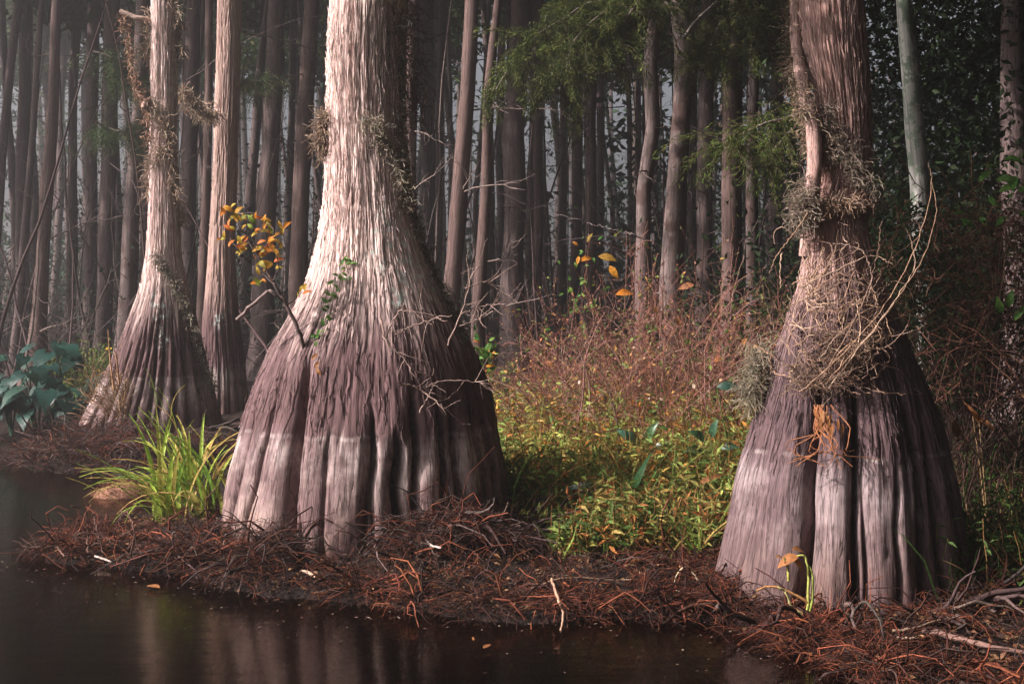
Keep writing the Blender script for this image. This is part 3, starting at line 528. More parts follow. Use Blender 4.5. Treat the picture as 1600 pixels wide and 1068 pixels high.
tubes(A, walk(np.stack([x, Y, height(x, Y)], -1), np.stack([r_.normal(0, .22, n), r_.normal(0, .2, n), 1 + 0 * x], -1), r_.uniform(2.5, 8, n), 12, .07, rng=r_), r_.uniform(.008, .032, (n, 1)) * np.linspace(1.2, .35, 12)[None, :], 4, mixc([(.14, .10, .095), (.19, .145, .135), (.10, .075, .07)], n, .3, r_))
n = 260; Y = r_.uniform(18, 34, n); x = (r_.uniform(-60, 1260, n) - 800) / F * Y; p = np.stack([x, Y, r_.uniform(1, 7, n)], -1); P = walk(p, rdir(n, .5, r_), r_.uniform(.8, 2.6, n), 9, .16, .03, rng=r_); tubes(A, P, r_.uniform(.005, .012, (n, 1)) * np.linspace(1.2, .3, 9)[None, :], 3, (.15, .115, .11))
k = r_.randint(0, n, 1600); i = r_.randint(2, 9, 1600); tubes(A, walk(P[k, i], rdir(1600, 1, r_), r_.uniform(.15, .6, 1600), 5, .2, .05, rng=r_), .0035, 3, (.15, .115, .11))
us = obj('forest_undergrowth', A.mesh('forest_undergrowth'), M_LEAF); tag(us, 'dim shrubby undergrowth between the forest trunks', 'undergrowth', kind='stuff')
# ------------------------------------------------------------------ root mats (matted fibres, part of their trees)
REDS = [(.07, .02, .013), (.09, .028, .017), (.15, .045, .024), (.045, .018, .015), (.05, .028, .024), (.03, .015, .013), (.13, .042, .022)]
GREYS = [(.05, .033, .031), (.075, .053, .05), (.045, .026, .023), (.07, .032, .024), (.12, .088, .078)]
def mat_fibres(A, n, x0, x1, y0, y1, seed, dmax=.9, cols=REDS, lmax=.38, rad=(.0014, .0034), lift=.05, dmin=-.09, dens=None):
    r_ = np.random.RandomState(seed); x = r_.uniform(x0, x1, n * 3); y = r_.uniform(y0, y1, n * 3); d = shore_dist(x, y)
    ok = (d > dmin) & (d < dmax) & (fbm(x * 4, y * 4, x * 0 + seed, 2) > -.24)
    if dens is not None: ok &= dens(x, y) > r_.uniform(0, 1, len(x))
    x, y, d = x[ok][:n], y[ok][:n], d[ok][:n]; m = len(x)
    z = np.maximum(height(x, y), -.02) + r_.uniform(-.02, lift, m) * sm(-.1, .2, d) + .07 * np.clip(fbm(x * 5, y * 5, x * 0 + seed + 4., 2), -.3, 1) * sm(0, .25, d)
    a = r_.uniform(0, 2 * np.pi, m); dr = np.stack([np.cos(a), np.sin(a) - .35, r_.uniform(-.1, .95, m)], -1)
    P = walk(np.stack([x, y, z], -1), dr, r_.uniform(.08, lmax, m), 5, .38, .26, rng=r_)
    tubes(A, P, r_.uniform(*rad, (m, 1)) * np.linspace(1.15, .5, 5)[None, :], 3, mixc(cols, m, .4, r_)); return m
def fat_roots(A, n, cxy, r0, r1, seed, ang=(-2.9, -.2), rad=(.008, .02)):
    r_ = np.random.RandomState(seed); a = r_.uniform(*ang, n); q = r_.uniform(r0, r1, n); x = cxy[0] + np.cos(a) * q; y = cxy[1] + np.sin(a) * q
    P = walk(np.stack([x, y, height(x, y) + .03], -1), np.stack([np.cos(a), np.sin(a), .35 + 0 * a], -1), r_.uniform(.25, .7, n), 9, .26, .10, rng=r_)
    P[:, :, 2] = np.maximum(P[:, :, 2], np.maximum(height(P[:, :, 0], P[:, :, 1]), -.05) + .005)
    tubes(A, P, r_.uniform(*rad, (n, 1)) * np.linspace(1.1, .35, 9)[None, :], 5, mixc(GREYS, n, .3, r_))
cm = px(567, 0, MAIN_Y)[0]; cr_ = px(1310, 0, RIGHT_Y)[0]; cl = px(235, 0, LEFT_Y)[0]
def mops(A, spots, n, seed, cols):
    """clumps of roots: fibres spilling outwards and down from a knotted top"""
    r_ = np.random.RandomState(seed)
    for x, y, rad, hh in spots:
        m = int(n * (rad / .25) ** 1.3); a = r_.uniform(0, 6.283, m); q = rad * .75 * np.sqrt(r_.uniform(0, 1, m)); px_, py_ = x + q * np.cos(a), y + q * np.sin(a)
        z0 = np.maximum(height(px_, py_), -.03) + hh * (1 - (q / rad) ** 2) * r_.uniform(.35, 1.05, m)
        d = np.stack([np.cos(a) + r_.normal(0, .55, m), np.sin(a) + r_.normal(0, .55, m), r_.uniform(-.1, .8, m)], -1); fine = r_.rand(m) < .90
        P = walk(np.stack([px_, py_, z0], -1), d, np.where(fine, r_.uniform(.08, .26, m), r_.uniform(.2, .5, m)) * (rad / .25) ** .4, 5, .40, .32, rng=r_)
        c = mixc(cols, m, .45, r_) * r_.uniform(.3, 1.5)
        tubes(A, P, (np.where(fine, r_.uniform(.0009, .0024, m), r_.uniform(.003, .009, m)))[:, None] * np.linspace(1.15, .45, 5)[None, :], 3, c)
def scatter(n, x0, x1, y0, y1, dlo, dhi, seed, rlo=.12, rhi=.32, hlo=.05, hhi=.17, cond=None):
    r_ = np.random.RandomState(seed); o_ = []
    while len(o_) < n:
        x, y = r_.uniform(x0, x1), r_.uniform(y0, y1); d = float(shore_dist(np.array([x]), np.array([y]))[0])
        if dlo < d < dhi and (cond is None or cond(x, y)): o_.append((x, y, r_.uniform(rlo, rhi), r_.uniform(hlo, hhi)))
    return o_
ringm = lambda cx_, cy_, lo, hi: (lambda x, y: lo < math.hypot(x - cx_, y - cy_) < hi)
A = Acc(); mat_fibres(A, 2400, -4.0, .9, 6.6, 9.6, 1, 1.1, REDS + GREYS, .3)
mops(A, scatter(30, -2.3, .4, 7.0, 9, .0, 2, 91, .15, .34, .06, .20, lambda x, y: ringm(cm, MAIN_Y, 1.0, 1.35)(x, y) and not (-1.45 < x < -.75 and y < MAIN_Y)) + [(-.42, 7.92, .36, .2), (-.15, 8.1, .3, .2), (-.62, 7.8, .3, .16), (-1.52, 7.85, .22, .2)], 150, 92, GREYS + REDS[:3])
mops(A, scatter(42, -3.9, .9, 6.6, 9.3, -.05, .35, 93, .10, .24, .04, .12), 130, 94, REDS); fat_roots(A, 60, (cm, MAIN_Y), 1.02, 1.2, 3, (-.9, .3))
o = obj('root_mat', A.mesh('root_mat'), M_FIBRE, T_MAIN); o['kind'] = 'stuff'
A = Acc(); mat_fibres(A, 3400, .7, 5.6, 5.0, 8.4, 4, 1.4, REDS + GREYS[:2], .3)
mops(A, scatter(20, .9, 3.2, 5.6, 8, .0, 2, 95, .12, .26, .04, .12, ringm(cr_, RIGHT_Y, .78, 1.1)) + scatter(36, .7, 3.6, 5.2, 7.6, -.05, .40, 96, .10, .24, .04, .13), 130, 97, REDS); fat_roots(A, 45, (cr_, RIGHT_Y), .75, .95, 6)
o = obj('root_mat', A.mesh('root_mat'), M_FIBRE, T_RIGHT); o['kind'] = 'stuff'
A = Acc(); mat_fibres(A, 2600, -5.9, -2.3, 12.0, 15.2, 7, 1.4, REDS + GREYS, .4, (.0025, .006), .08)
mops(A, scatter(34, -5.9, -2.4, 12.2, 15, -.03, 1.2, 98, .2, .42, .08, .22), 100, 99, GREYS + REDS[:2]); fat_roots(A, 40, (cl, LEFT_Y), .9, 1.2, 8)
o = obj('root_mat', A.mesh('root_mat'), M_FIBRE, T_LEFT); o['kind'] = 'stuff'

# ------------------------------------------------------------------ ground cover in the clearing and on the bank
r_ = np.random.RandomState(31); A = Acc()
def herbs(A, n, x0, x1, Y0, Y1, hmin, hmax, lcols, scols, leaf=(.04, .09), nl=11, rng=r_, ymin=None, wid=.26, up=.9):
    Y = rng.uniform(Y0, Y1, n); x = (rng.uniform(x0, x1, n) - 800) / F * Y; g = height(x, Y); ok = shore_dist(x, Y) > .5
    x, Y, g = x[ok], Y[ok], g[ok]; m = len(x); h = rng.uniform(hmin, hmax, m)
    P = walk(np.stack([x, Y, g - .01], -1), np.stack([rng.normal(0, .3, m), rng.normal(0, .3, m), 1 + 0 * x], -1), h, 5, .13, rng=rng)
    tubes(A, P, .0026, 3, mixc(scols, m, .3, rng))
    k = np.repeat(np.arange(m), nl); t = rng.uniform(.25, 1, len(k)) * 3.99; i = t.astype(int); f = (t - i)[:, None]; p = P[k, i] * (1 - f) + P[k, i + 1] * f
    d = rdir(len(k), .5, rng); d[:, 2] += .25; L_ = rng.uniform(*leaf, len(k)); c = mixc(lcols, m, .3, rng)[k] * (1 + rng.uniform(-.2, .2, (len(k), 1)))
    leaves(A, p, d, rdir(len(k), .4, rng) + [0, 0, up], L_, L_ * wid, c, .2); return A
GR = [(.21, .31, .08), (.28, .38, .09), (.15, .25, .065), (.34, .41, .11), (.42, .39, .11)]; YL = [(.48, .28, .07), (.50, .22, .05), (.40, .16, .05), (.36, .26, .08)]; ST = [(.30, .13, .06), (.38, .2, .08), (.2, .2, .07)]
herbs(A, 1700, 772, 1200, 8.8, 12.0, .22, .62, GR + GR + YL, ST, (.05, .12), 12)
herbs(A, 1500, 770, 1230, 11.0, 15.5, .3, .85, GR + YL, ST, (.05, .12), 12)
herbs(A, 380, 840, 1120, 8.0, 9.6, .08, .36, [tuple(v * .65 for v in c_) for c_ in GR], ST, (.03, .09), 10, wid=.42)
GD = [tuple(v * .62 for v in c_) for c_ in GR]
herbs(A, 260, 880, 1120, 7.9, 8.8, .15, .5, GD + YL[2:], ST, (.04, .12), 11, wid=.26)
def blades(A, n, x0, x1, Y0, Y1, lo, hi, cols, wd=(.004, .009)):
    Y = r_.uniform(Y0, Y1, n); x = (r_.uniform(x0, x1, n) - 800) / F * Y; tu = np.clip(.55 + .9 * fbm(x * 2.4, Y * 2.4, x * 0 + 8.8, 2), .15, 1.4); a = r_.uniform(0, 6.283, n)
    P = walk(np.stack([x, Y, height(x, Y) - .01], -1), np.stack([.5 * np.cos(a), .5 * np.sin(a), 1 + 0 * x], -1), r_.uniform(lo, hi, n) * tu, 7, .12, .14, rng=r_)
    T_ = unit(P[:, -1] - P[:, 0]); sd = unit(np.cross(T_, rdir(n, 1, r_)))[:, None, :] * (r_.uniform(*wd, n)[:, None] * np.array([[.6, 1, 1, .9, .7, .45, .05]]))[:, :, None]
    V = np.stack([P - sd, P + sd], 2).reshape(-1, 3); i = (np.arange(n)[:, None] * 14 + np.arange(6)[None, :] * 2).reshape(-1, 1); A.add(V, F4=i + [0, 1, 3, 2], col=np.repeat(mixc(cols, n, .3, r_), 14, 0))
blades(A, 2200, 775, 1190, 8.6, 13, .35, .95, [(.26, .37, .08), (.34, .42, .10), (.56, .40, .14), (.18, .27, .065), (.46, .25, .09)]); blades(A, 500, 870, 1130, 7.9, 8.9, .25, .7, [(.20, .30, .06), (.26, .34, .08), (.42, .30, .10)]); blades(A, 900, 1450, 2000, 6.6, 9.6, .3, .9, [(.06, .11, .03), (.09, .15, .04), (.16, .10, .05)])
herbs(A, 900, 1440, 2000, 6.8, 10.0, .15, .5, [(.06, .12, .03), (.09, .15, .04)], ST, (.04, .09))
n = 2300; Y = r_.uniform(9.2, 14, n); x = (r_.uniform(780, 1190, n) - 800) / F * Y; g = height(x, Y)
P = walk(np.stack([x, Y, g], -1), np.stack([r_.normal(0, .22, n), r_.normal(0, .22, n), 1 + 0 * x], -1), r_.uniform(.2, .7, n), 4, .1, rng=r_)
tubes(A, P, r_.uniform(.002, .0045, (n, 1)) * np.array([[1, .9, .7, .2]]), 3, mixc([(.48, .27, .07), (.45, .19, .06), (.52, .34, .12), (.25, .26, .07)], n, .3, r_))
o = obj('ground_cover', A.mesh('ground_cover'), M_LEAF); tag(o, 'green and golden weeds covering the sunlit clearing', 'ground cover', kind='stuff')
A2 = Acc(); q_ = np.random.RandomState(3); n = 9500; x = q_.uniform(-4, 4.2, n * 3); y = q_.uniform(5.2, 9.6, n * 3); d_ = shore_dist(x, y); ok = (d_ > -.02) & (d_ < 1.6); x, y = x[ok][:n], y[ok][:n]; n = len(x)
leaves(A2, np.stack([x, y, height(x, y) + q_.uniform(.0, .06, n)], -1), rdir(n, .35, q_), rdir(n, .3, q_) + [0, 0, .9], q_.uniform(.015, .06, n), q_.uniform(.008, .028, n), mixc([(.10, .05, .03), (.06, .035, .025), (.15, .075, .04), (.20, .11, .065), (.045, .03, .025), (.26, .14, .07)], n, .35, q_), .25)
o = obj('leaf_litter', A2.mesh('leaf_litter'), M_LEAF); tag(o, 'small rotting brown leaves strewn over the root mats', 'leaf litter', kind='stuff')
# dead reddish brush behind the weeds
A = Acc(); n = 400; Y = r_.uniform(11.2, 15.2, n); xp = r_.uniform(820, 1215, n); x = (xp - 800) / F * Y; g = height(x, Y); tall = sm(800, 1010, xp)
P = walk(np.stack([x, Y, g], -1), np.stack([r_.normal(0, .4, n), r_.normal(0, .4, n), 1 + 0 * x], -1), r_.uniform(.6, 1.2, n) + 1.45 * tall * r_.uniform(.4, 1, n), 10, .15, .05, rng=r_)
cb = mixc([(.28, .11, .08), (.36, .165, .125), (.21, .095, .075), (.42, .24, .19)], n, .3, r_)
tubes(A, P, r_.uniform(.003, .0065, (n, 1)) * np.linspace(1.2, .4, 10)[None, :], 3, cb)
m = 2700; k = r_.randint(0, n, m); i = r_.randint(3, 9, m); P2 = walk(P[k, i], rdir(m) + unit(P[k, i] - P[k, i - 1]) * .6, r_.uniform(.12, .55, m), 5, .28, .03, rng=r_); tubes(A, P2, .0022, 3, cb[k])
m3 = 8000; k2 = r_.randint(0, m, m3); i2 = r_.randint(1, 5, m3); leaves(A, P2[k2, i2], rdir(m3), rdir(m3), r_.uniform(.012, .045, m3), r_.uniform(.008, .02, m3), mixc([(.25, .09, .06), (.34, .17, .11), (.16, .07, .05), (.14, .17, .06), (.42, .25, .16)], m3, .3, r_))
k2 = r_.randint(0, m, 2600); leaves(A, P2[k2, 3], rdir(2600), rdir(2600) + [0, 0, .8], r_.uniform(.035, .085, 2600), r_.uniform(.014, .034, 2600), mixc([(.14, .20, .05), (.22, .28, .07), (.10, .15, .05), (.45, .25, .08)], 2600, .3, r_))
n = 75; Y = r_.uniform(11, 14.2, n); xp = r_.uniform(860, 1190, n); x = (xp - 800) / F * Y
tubes(A, walk(np.stack([x, Y, height(x, Y)], -1), np.stack([r_.normal(-.3, .5, n), r_.normal(-.2, .3, n), 1 + 0 * x], -1), r_.uniform(1.0, 2.3, n), 14, .10, .07, rng=r_), r_.uniform(.005, .010, (n, 1)) * np.linspace(1.2, .4, 14)[None, :], 4, mixc([(.34, .19, .15), (.28, .14, .11), (.40, .26, .22)], n, .25, r_))
k2 = r_.randint(0, m, 420); leaves(A, P2[k2, 4], rdir(420), rdir(420), r_.uniform(.03, .06, 420), r_.uniform(.02, .035, 420), mixc([(.55, .42, .34), (.45, .28, .18), (.5, .22, .12), (.2, .26, .08)], 420, .2, r_))
o = obj('dead_brush', A.mesh('dead_brush'), M_LEAF); tag(o, 'tangled reddish dead brush behind the sunlit weeds', 'brush', kind='stuff')
# evergreen bushes and dry tangle on the dark side
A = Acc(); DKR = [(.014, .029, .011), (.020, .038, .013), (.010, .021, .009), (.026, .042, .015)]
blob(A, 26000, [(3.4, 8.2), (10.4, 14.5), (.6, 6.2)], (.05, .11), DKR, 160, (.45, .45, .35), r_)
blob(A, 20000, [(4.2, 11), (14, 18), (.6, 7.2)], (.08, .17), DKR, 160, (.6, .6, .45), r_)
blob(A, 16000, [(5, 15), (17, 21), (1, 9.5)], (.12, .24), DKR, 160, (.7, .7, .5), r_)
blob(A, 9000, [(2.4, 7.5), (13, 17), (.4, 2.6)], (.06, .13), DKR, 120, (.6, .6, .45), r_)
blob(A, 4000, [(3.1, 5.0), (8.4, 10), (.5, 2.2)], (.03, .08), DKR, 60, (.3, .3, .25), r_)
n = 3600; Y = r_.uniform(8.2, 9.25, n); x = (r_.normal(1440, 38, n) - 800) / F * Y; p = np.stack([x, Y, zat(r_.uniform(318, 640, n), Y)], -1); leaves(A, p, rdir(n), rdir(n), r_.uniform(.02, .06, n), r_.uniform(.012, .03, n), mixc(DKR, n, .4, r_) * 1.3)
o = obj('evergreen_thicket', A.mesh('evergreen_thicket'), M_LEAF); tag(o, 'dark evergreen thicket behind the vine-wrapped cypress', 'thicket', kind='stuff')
A = Acc(); n = 900; Y = r_.uniform(7.9, 9.6, n); xp = r_.uniform(1400, 1680, n); x = (xp - 800) / F * Y; g = height(x, Y)
p = np.stack([x, Y, np.maximum(g, zat(r_.uniform(330, 640, n), Y))], -1)
P = walk(p, rdir(n) + [0, 0, .2], r_.uniform(.25, .8, n), 8, .26, .05, rng=r_); tubes(A, P, r_.uniform(.0018, .004, n), 3, mixc([(.15, .065, .045), (.20, .095, .065), (.09, .045, .036)], n, .3, r_))
m = 2600; k = r_.randint(0, n, m); i = r_.randint(1, 8, m); leaves(A, P[k, i], rdir(m), rdir(m), r_.uniform(.015, .05, m), r_.uniform(.008, .02, m), mixc([(.16, .07, .045), (.20, .10, .06), (.04, .06, .025)], m, .3, r_))
n = 260; Y = r_.uniform(8.0, 9.4, n); x = (r_.uniform(1400, 1680, n) - 800) / F * Y
tubes(A, walk(np.stack([x, Y, height(x, Y)], -1), rdir(n) * .5 + [0, 0, 1], r_.uniform(1., 1.9, n), 9, .13, .02, rng=r_), .0035, 3, mixc([(.07, .04, .032), (.10, .055, .045)], n, .3, r_))
o = obj('dry_fern_tangle', A.mesh('dry_fern_tangle'), M_LEAF); tag(o, 'brown dry fern tangle below the lichen-spotted young tree', 'ferns', kind='stuff')

# ------------------------------------------------------------------ single leaves, stems and plants
def leaf_mesh(name, prof, Wd, fold=.18, droop=.25, rows=7):
    t = np.linspace(0, 1, rows); w_ = np.interp(t, [q[0] for q in prof], [q[1] for q in prof]) * Wd / 2; zc = .12 * np.sin(t * 2.2) - droop * t ** 2.2
    V = np.stack([np.stack([-w_, t, zc + w_ * fold * 2], -1), np.stack([0 * t, t, zc], -1), np.stack([w_, t, zc + w_ * fold * 2], -1)], 1).reshape(-1, 3)
    i = np.arange(rows - 1)[:, None] * 3; return make_mesh(name, V, np.concatenate([i + [0, 1, 4, 3], i + [1, 2, 5, 4]]), smooth=True)
OV = [(0, .06), (.2, .7), (.42, 1), (.7, .75), (.9, .3), (1, .02)]; LAN = [(0, .1), (.15, .7), (.4, 1), (.75, .6), (1, .02)]
LM_OV = [leaf_mesh('leaf', OV, .46, f, d_) for f, d_ in ((.15, .15), (.3, .3), (.05, .45))]
LM_LAN = [leaf_mesh('leaf', LAN, .22, f, d_) for f, d_ in ((.15, .2), (.3, .45), (.1, .7))]
def dup_mats(ms, mat): 
    out_ = []
    for q in ms: c_ = q.copy(); c_.materials.clear(); c_.materials.append(mat); out_.append(c_)
    return out_
OV_ORANGE, OV_GREEN, OV_DRY, LAN_GREEN, LAN_DRY = dup_mats(LM_OV, M_ORANGE), dup_mats(LM_OV, M_GREEN), dup_mats(LM_OV, M_DRY), dup_mats(LM_LAN, M_GREEN), dup_mats(LM_LAN, M_DRY)
def place(o, p, d, nrm, s):
    d = Vector(d).normalized(); x_ = d.cross(Vector(nrm)); x_ = x_.normalized() if x_.length > 1e-5 else Vector((1, 0, 0)); z_ = x_.cross(d)
    m = Matrix((x_, d, z_)).transposed().to_4x4(); s = s if isinstance(s, (tuple, list)) else (s, s, s)
    w_ = Matrix.Translation(Vector([float(q) for q in p])) @ m @ Matrix.Diagonal((*s, 1))
    if o.parent is not None: o.matrix_parent_inverse = Matrix.Identity(4); w_ = Matrix.Translation(-Vector(o.parent.location)) @ w_
    o.matrix_basis = w_; return o
def leaf(ms, p, d, nrm, s, parent, name='leaf', rng=random):
    return place(obj(name, ms[rng.randrange(len(ms))], None, parent), p, d, nrm, s)
def spl(pts, n):
    P = np.asarray(pts, float); P = np.concatenate([[2 * P[0] - P[1]], P, [2 * P[-1] - P[-2]]]); t = np.linspace(0, len(P) - 3 - 1e-6, n); i = t.astype(int); f = (t - i)[:, None]
    a, b_, c_, d_ = P[i], P[i + 1], P[i + 2], P[i + 3]
    return .5 * (2 * b_ + (c_ - a) * f + (2 * a - 5 * b_ + 4 * c_ - d_) * f ** 2 + (3 * b_ - a - 3 * c_ + d_) * f ** 3)
def rod(name, pts, r0, r1, col, parent=None, n=16, sides=6, jit=0., mat=None):
    P = spl(pts, n); P = P + R.normal(0, jit, P.shape) if jit else P; A = Acc(); tubes(A, P[None], np.linspace(r0, r1, n)[None, :], sides, col); o = obj(name, A.mesh(name, True), mat or M_FIBRE, parent)
    return o, P
random.seed(4); V3 = lambda v: Vector([float(q) for q in v])
rv = lambda a=1.: Vector((random.uniform(-a, a), random.uniform(-a, a), random.uniform(-a, a)))
def on(Y): return lambda x, y, dy=0.: px(x, y, Y + dy)
def twigs_on(P, n, L_, col, parent, up=.1, name='twig', r0=.004, lo=.3):
    out_ = []
    for q in range(n):
        k = random.randint(int(len(P) * lo), len(P) - 2); d = V3(P[k + 1] - P[k]).normalized() * .6 + rv(.8) + Vector((0, 0, up)); Q = walk(P[k][None], np.array(d)[None], [L_ * random.uniform(.5, 1.2)], 7, .18, rng=R)[0]
        A = Acc(); tubes(A, Q[None], np.linspace(r0, r0 * .35, 7)[None, :], 4, col); obj(name, A.mesh(name), M_FIBRE, parent); out_.append(Q)
    return out_
# elephant ears
def heart():
    th = np.linspace(0, 1, 9); pts = []
    prof = [(-.34, .20), (-.30, .30), (-.15, .40), (0, .43), (.2, .40), (.4, .31), (.6, .2), (.8, .09), (1., .0)]
    V = []; 
    for t, w_ in prof:
        inn = .16 if t < -.2 else (.07 if t < -.05 else 0.); zc = .10 * math.sin((t + .34) * 2.3) - .22 * max(t, 0) ** 2
        for u in (-1, -.5, 0, .5, 1):
            x = u * w_ if inn == 0 else math.copysign(inn * .6 + (w_ - inn * .6) * (abs(u) - .3) / .7 if abs(u) > .3 else 0, u)
            V.append((x, t, zc + .10 * abs(x) + .012 * math.sin(9 * t + 3 * u) - .18 * x * x))
    Fq = []
    for i in range(8):
        for j in range(4):
            if i < 2 and j in (1, 2): continue
            Fq.append([i * 5 + j, i * 5 + j + 1, i * 5 + j + 6, i * 5 + j + 5])
    me = make_mesh('leaf', np.array(V), np.array(Fq), smooth=True); me.materials.append(M_TARO); return me
HEART = heart()
EARS = [(18, 600, 'lowest elephant ear plant, outermost by the edge of the picture', 5, 15.7), (52, 575, 'elephant ear plant with a leaf in front of the pinkish leaning trunk', 6, 16.2), (88, 560, 'tallest elephant ear plant, its top leaf raised above the others', 6, 16.6),
        (60, 630, 'elephant ear plant hanging its leaves down to the waterline', 6, 15.55), (108, 615, 'elephant ear plant nearest the moss-wrapped cypress', 6, 15.9), (125, 590, 'elephant ear plant beneath the yellow flowered shrub', 5, 16.3), (-6, 640, 'elephant ear plant cut off by the picture edge at the waterline', 5, 15.6)]
for x, y, lab, nl, Y in EARS:
    c_ = px(x, y, Y); g = float(height(c_[0], Y)); t = thing('elephant_ear_plant', (c_[0], Y, g), lab, 'plant', 'elephant ear plants at the water edge'); random.seed(int(x * 7 + y))
    for q in range(nl + 3):
        a = -math.pi * (q + random.uniform(.1, .9)) / (nl + 3); rr = random.uniform(.12, .36); tip = c_ + np.array([math.cos(a) * rr * 1.25, math.sin(a) * rr * .9, random.uniform(-.28, .22)]); tip[2] = max(tip[2], g + .22)
        sk_, _ = rod('stalk', [np.array([c_[0], Y, g - .02]), np.array([(c_[0] * 2 + tip[0]) / 3, (Y * 2 + tip[1]) / 3, g + (tip[2] - g) * .7]), tip + [0, 0, .03], tip], .011, .006, (.05, .13, .08), t, 9, 5)
        leaf([HEART], tip, (math.cos(a) * .8 + random.uniform(-.3, .3), math.sin(a) * .6 - .25, random.uniform(-.95, -.25)), (math.cos(a) * .6 + random.uniform(-.4, .4), -.6, .7 + random.uniform(-.5, .4)), random.uniform(.2, .33), sk_)
# yellow flowered shrub
t = thing('flowering_shrub', (px(130, 0, 17.)[0], 17., .3), 'green shrub dotted with yellow flowers behind the elephant ears', 'shrub'); A = Acc(); c_ = px(132, 585, 17.)
P = walk(np.tile([[c_[0], 17., .3]], (40, 1)), rdir(40) * .5 + [0, 0, 1], r_.uniform(.6, .95, 40), 6, .14, rng=r_); tubes(A, P, .004, 3, (.12, .12, .05)); obj('stems', A.mesh('stems'), M_FIBRE, t)
A = Acc(); k = r_.randint(0, 40, 1500); i = r_.randint(2, 6, 1500); leaves(A, P[k, i] + r_.normal(0, .05, (1500, 3)), rdir(1500), rdir(1500), r_.uniform(.03, .07, 1500), .025, mixc([(.12, .18, .04), (.08, .14, .04), (.18, .22, .05)], 1500)); obj('foliage', A.mesh('foliage'), M_LEAF, t)
FL = make_mesh('flower', np.array([(0, 0, 0)] + [((.5 if q % 2 else .28) * math.cos(q * math.pi / 5), (.5 if q % 2 else .28) * math.sin(q * math.pi / 5), .12 if q % 2 else 0) for q in range(10)]), np.array([[0, 1 + q, 1 + (q + 1) % 10] for q in range(10)])); M_YEL = leaf_mat('yellow_petal', .3, .5, False, [(.62, .42, .03), (.55, .33, .03)]); FL.materials.append(M_YEL)
for q in range(16): place(obj('flower', FL, None, t), P[random.randint(0, 39), random.randint(3, 5)] + np.array([random.uniform(-.08, .08), -.1, random.uniform(0, .08)]), rv(), (0, -1, .6), random.uniform(.04, .065))
# dry weeds on the shoulder of the moss-wrapped cypress
A = Acc(); n = 260; b_ = np.array([surf(OUT_LEFT, LEFT_Y, r_.uniform(140, 205), r_.uniform(590, 665)) for _ in range(n)]); P = walk(b_, rdir(n) * .6 + [-.2, -.3, .9], r_.uniform(.1, .45, n), 6, .25, .06, rng=r_)
tubes(A, P, .0035, 3, mixc([(.38, .24, .13), (.30, .20, .12), (.22, .14, .09)], n, .3, r_)); o = obj('dry_weeds', A.mesh('dry_weeds'), M_FIBRE); tag(o, 'straw-coloured dry weeds lodged on the shoulder of the moss-wrapped cypress', 'weeds', kind='stuff')
for lab, pts in (('tall brown dead stalk standing up from the shoulder of the moss-wrapped cypress', [(178, 610), (172, 560), (169, 515)]), ('shorter dead stalk leaning beside the tall brown one', [(186, 600), (182, 560), (178, 545)])):
    o, P = rod('dead_stalk', [px(a, b2, LEFT_Y - .75) for a, b2 in pts], .012, .006, (.34, .19, .10)); tag(o, lab, 'stalk')
# grass clump
def blade(curve, kink=0.):
    n = 9; t = np.linspace(0, 1, n); ang = curve * t ** 1.3; y = np.concatenate([[0], np.cumsum(np.sin(ang[:-1]) / (n - 1))]); z = np.concatenate([[0], np.cumsum(np.cos(ang[:-1]) / (n - 1))])
    w_ = .017 * np.array([.5, .85, 1, 1, .95, .8, .6, .35, .03]); V = np.stack([np.stack([-w_, y, z], -1), np.stack([0 * w_, y + .006, z - .004], -1), np.stack([w_, y, z], -1)], 1).reshape(-1, 3)
    i = np.arange(n - 1)[:, None] * 3; me = make_mesh('blade', V, np.concatenate([i + [0, 1, 4, 3], i + [1, 2, 5, 4]]), smooth=True); me.materials.append(M_BLADE); return me
BL = [blade(c_) for c_ in (.5, .8, 1.1, 1.35, 1.6, 1.9)]
gc = ground_at(298, 815, .06); t = thing('grass_clump', (gc[0], gc[1], .05), 'bright green grass clump leaning out over the inlet in front of the mossy cypress', 'grass')
random.seed(12)
for q in range(105):
    o = obj('blade', BL[random.randrange(6)], None, t); a = random.gauss(.5, .8) if q % 4 else random.uniform(-3.1, 3.1)          # lean mostly to the water on the left
    o.rotation_euler = (-random.uniform(-.05, .85) * (1 if q % 4 else .3), 0, a + .95); s_ = random.uniform(.42, 1.02); wx = random.uniform(.8, 1.5) / max(s_, .5) * .9; o.scale = (s_ * wx, s_, s_)
    gx_, gy_ = gc[0] + random.gauss(0, .15), gc[1] + random.gauss(0, .14); o.location = (gx_, gy_, float(height(gx_, gy_)) - .01); o.matrix_parent_inverse = Matrix.Translation(-Vector(t.location))
# tall reed blades in front of the mossy cypress
t = thing('reed', (gc[0] + .02, gc[1] + .35, .05), 'tall browning reed arching up in front of the fluted base of the mossy cypress', 'reed')
o, P = rod('stem', [px(302, 800, gc[1] + .35), px(292, 730, gc[1] + .35), px(272, 660, gc[1] + .3), px(245, 632, gc[1] + .3)], .006, .003, (.36, .22, .10), t)
for k, (dx, dz) in zip((5, 7, 9, 11, 13, 15), ((-.6, .5), (.5, .9), (-.8, .25), (.1, 1.), (-.9, .1), (-.5, .8))): 
    o = obj('blade', BL[k % 3], None, t); o.location = Vector([float(v) for v in P[k]]); o.matrix_parent_inverse = Matrix.Translation(-Vector(t.location)); o.rotation_euler = (math.atan2(-abs(dx), dz) * .2, 0, math.pi / 2 if dx < 0 else -math.pi / 2); s_ = random.uniform(.25, .42); o.scale = (s_ * 1.6, s_, s_)
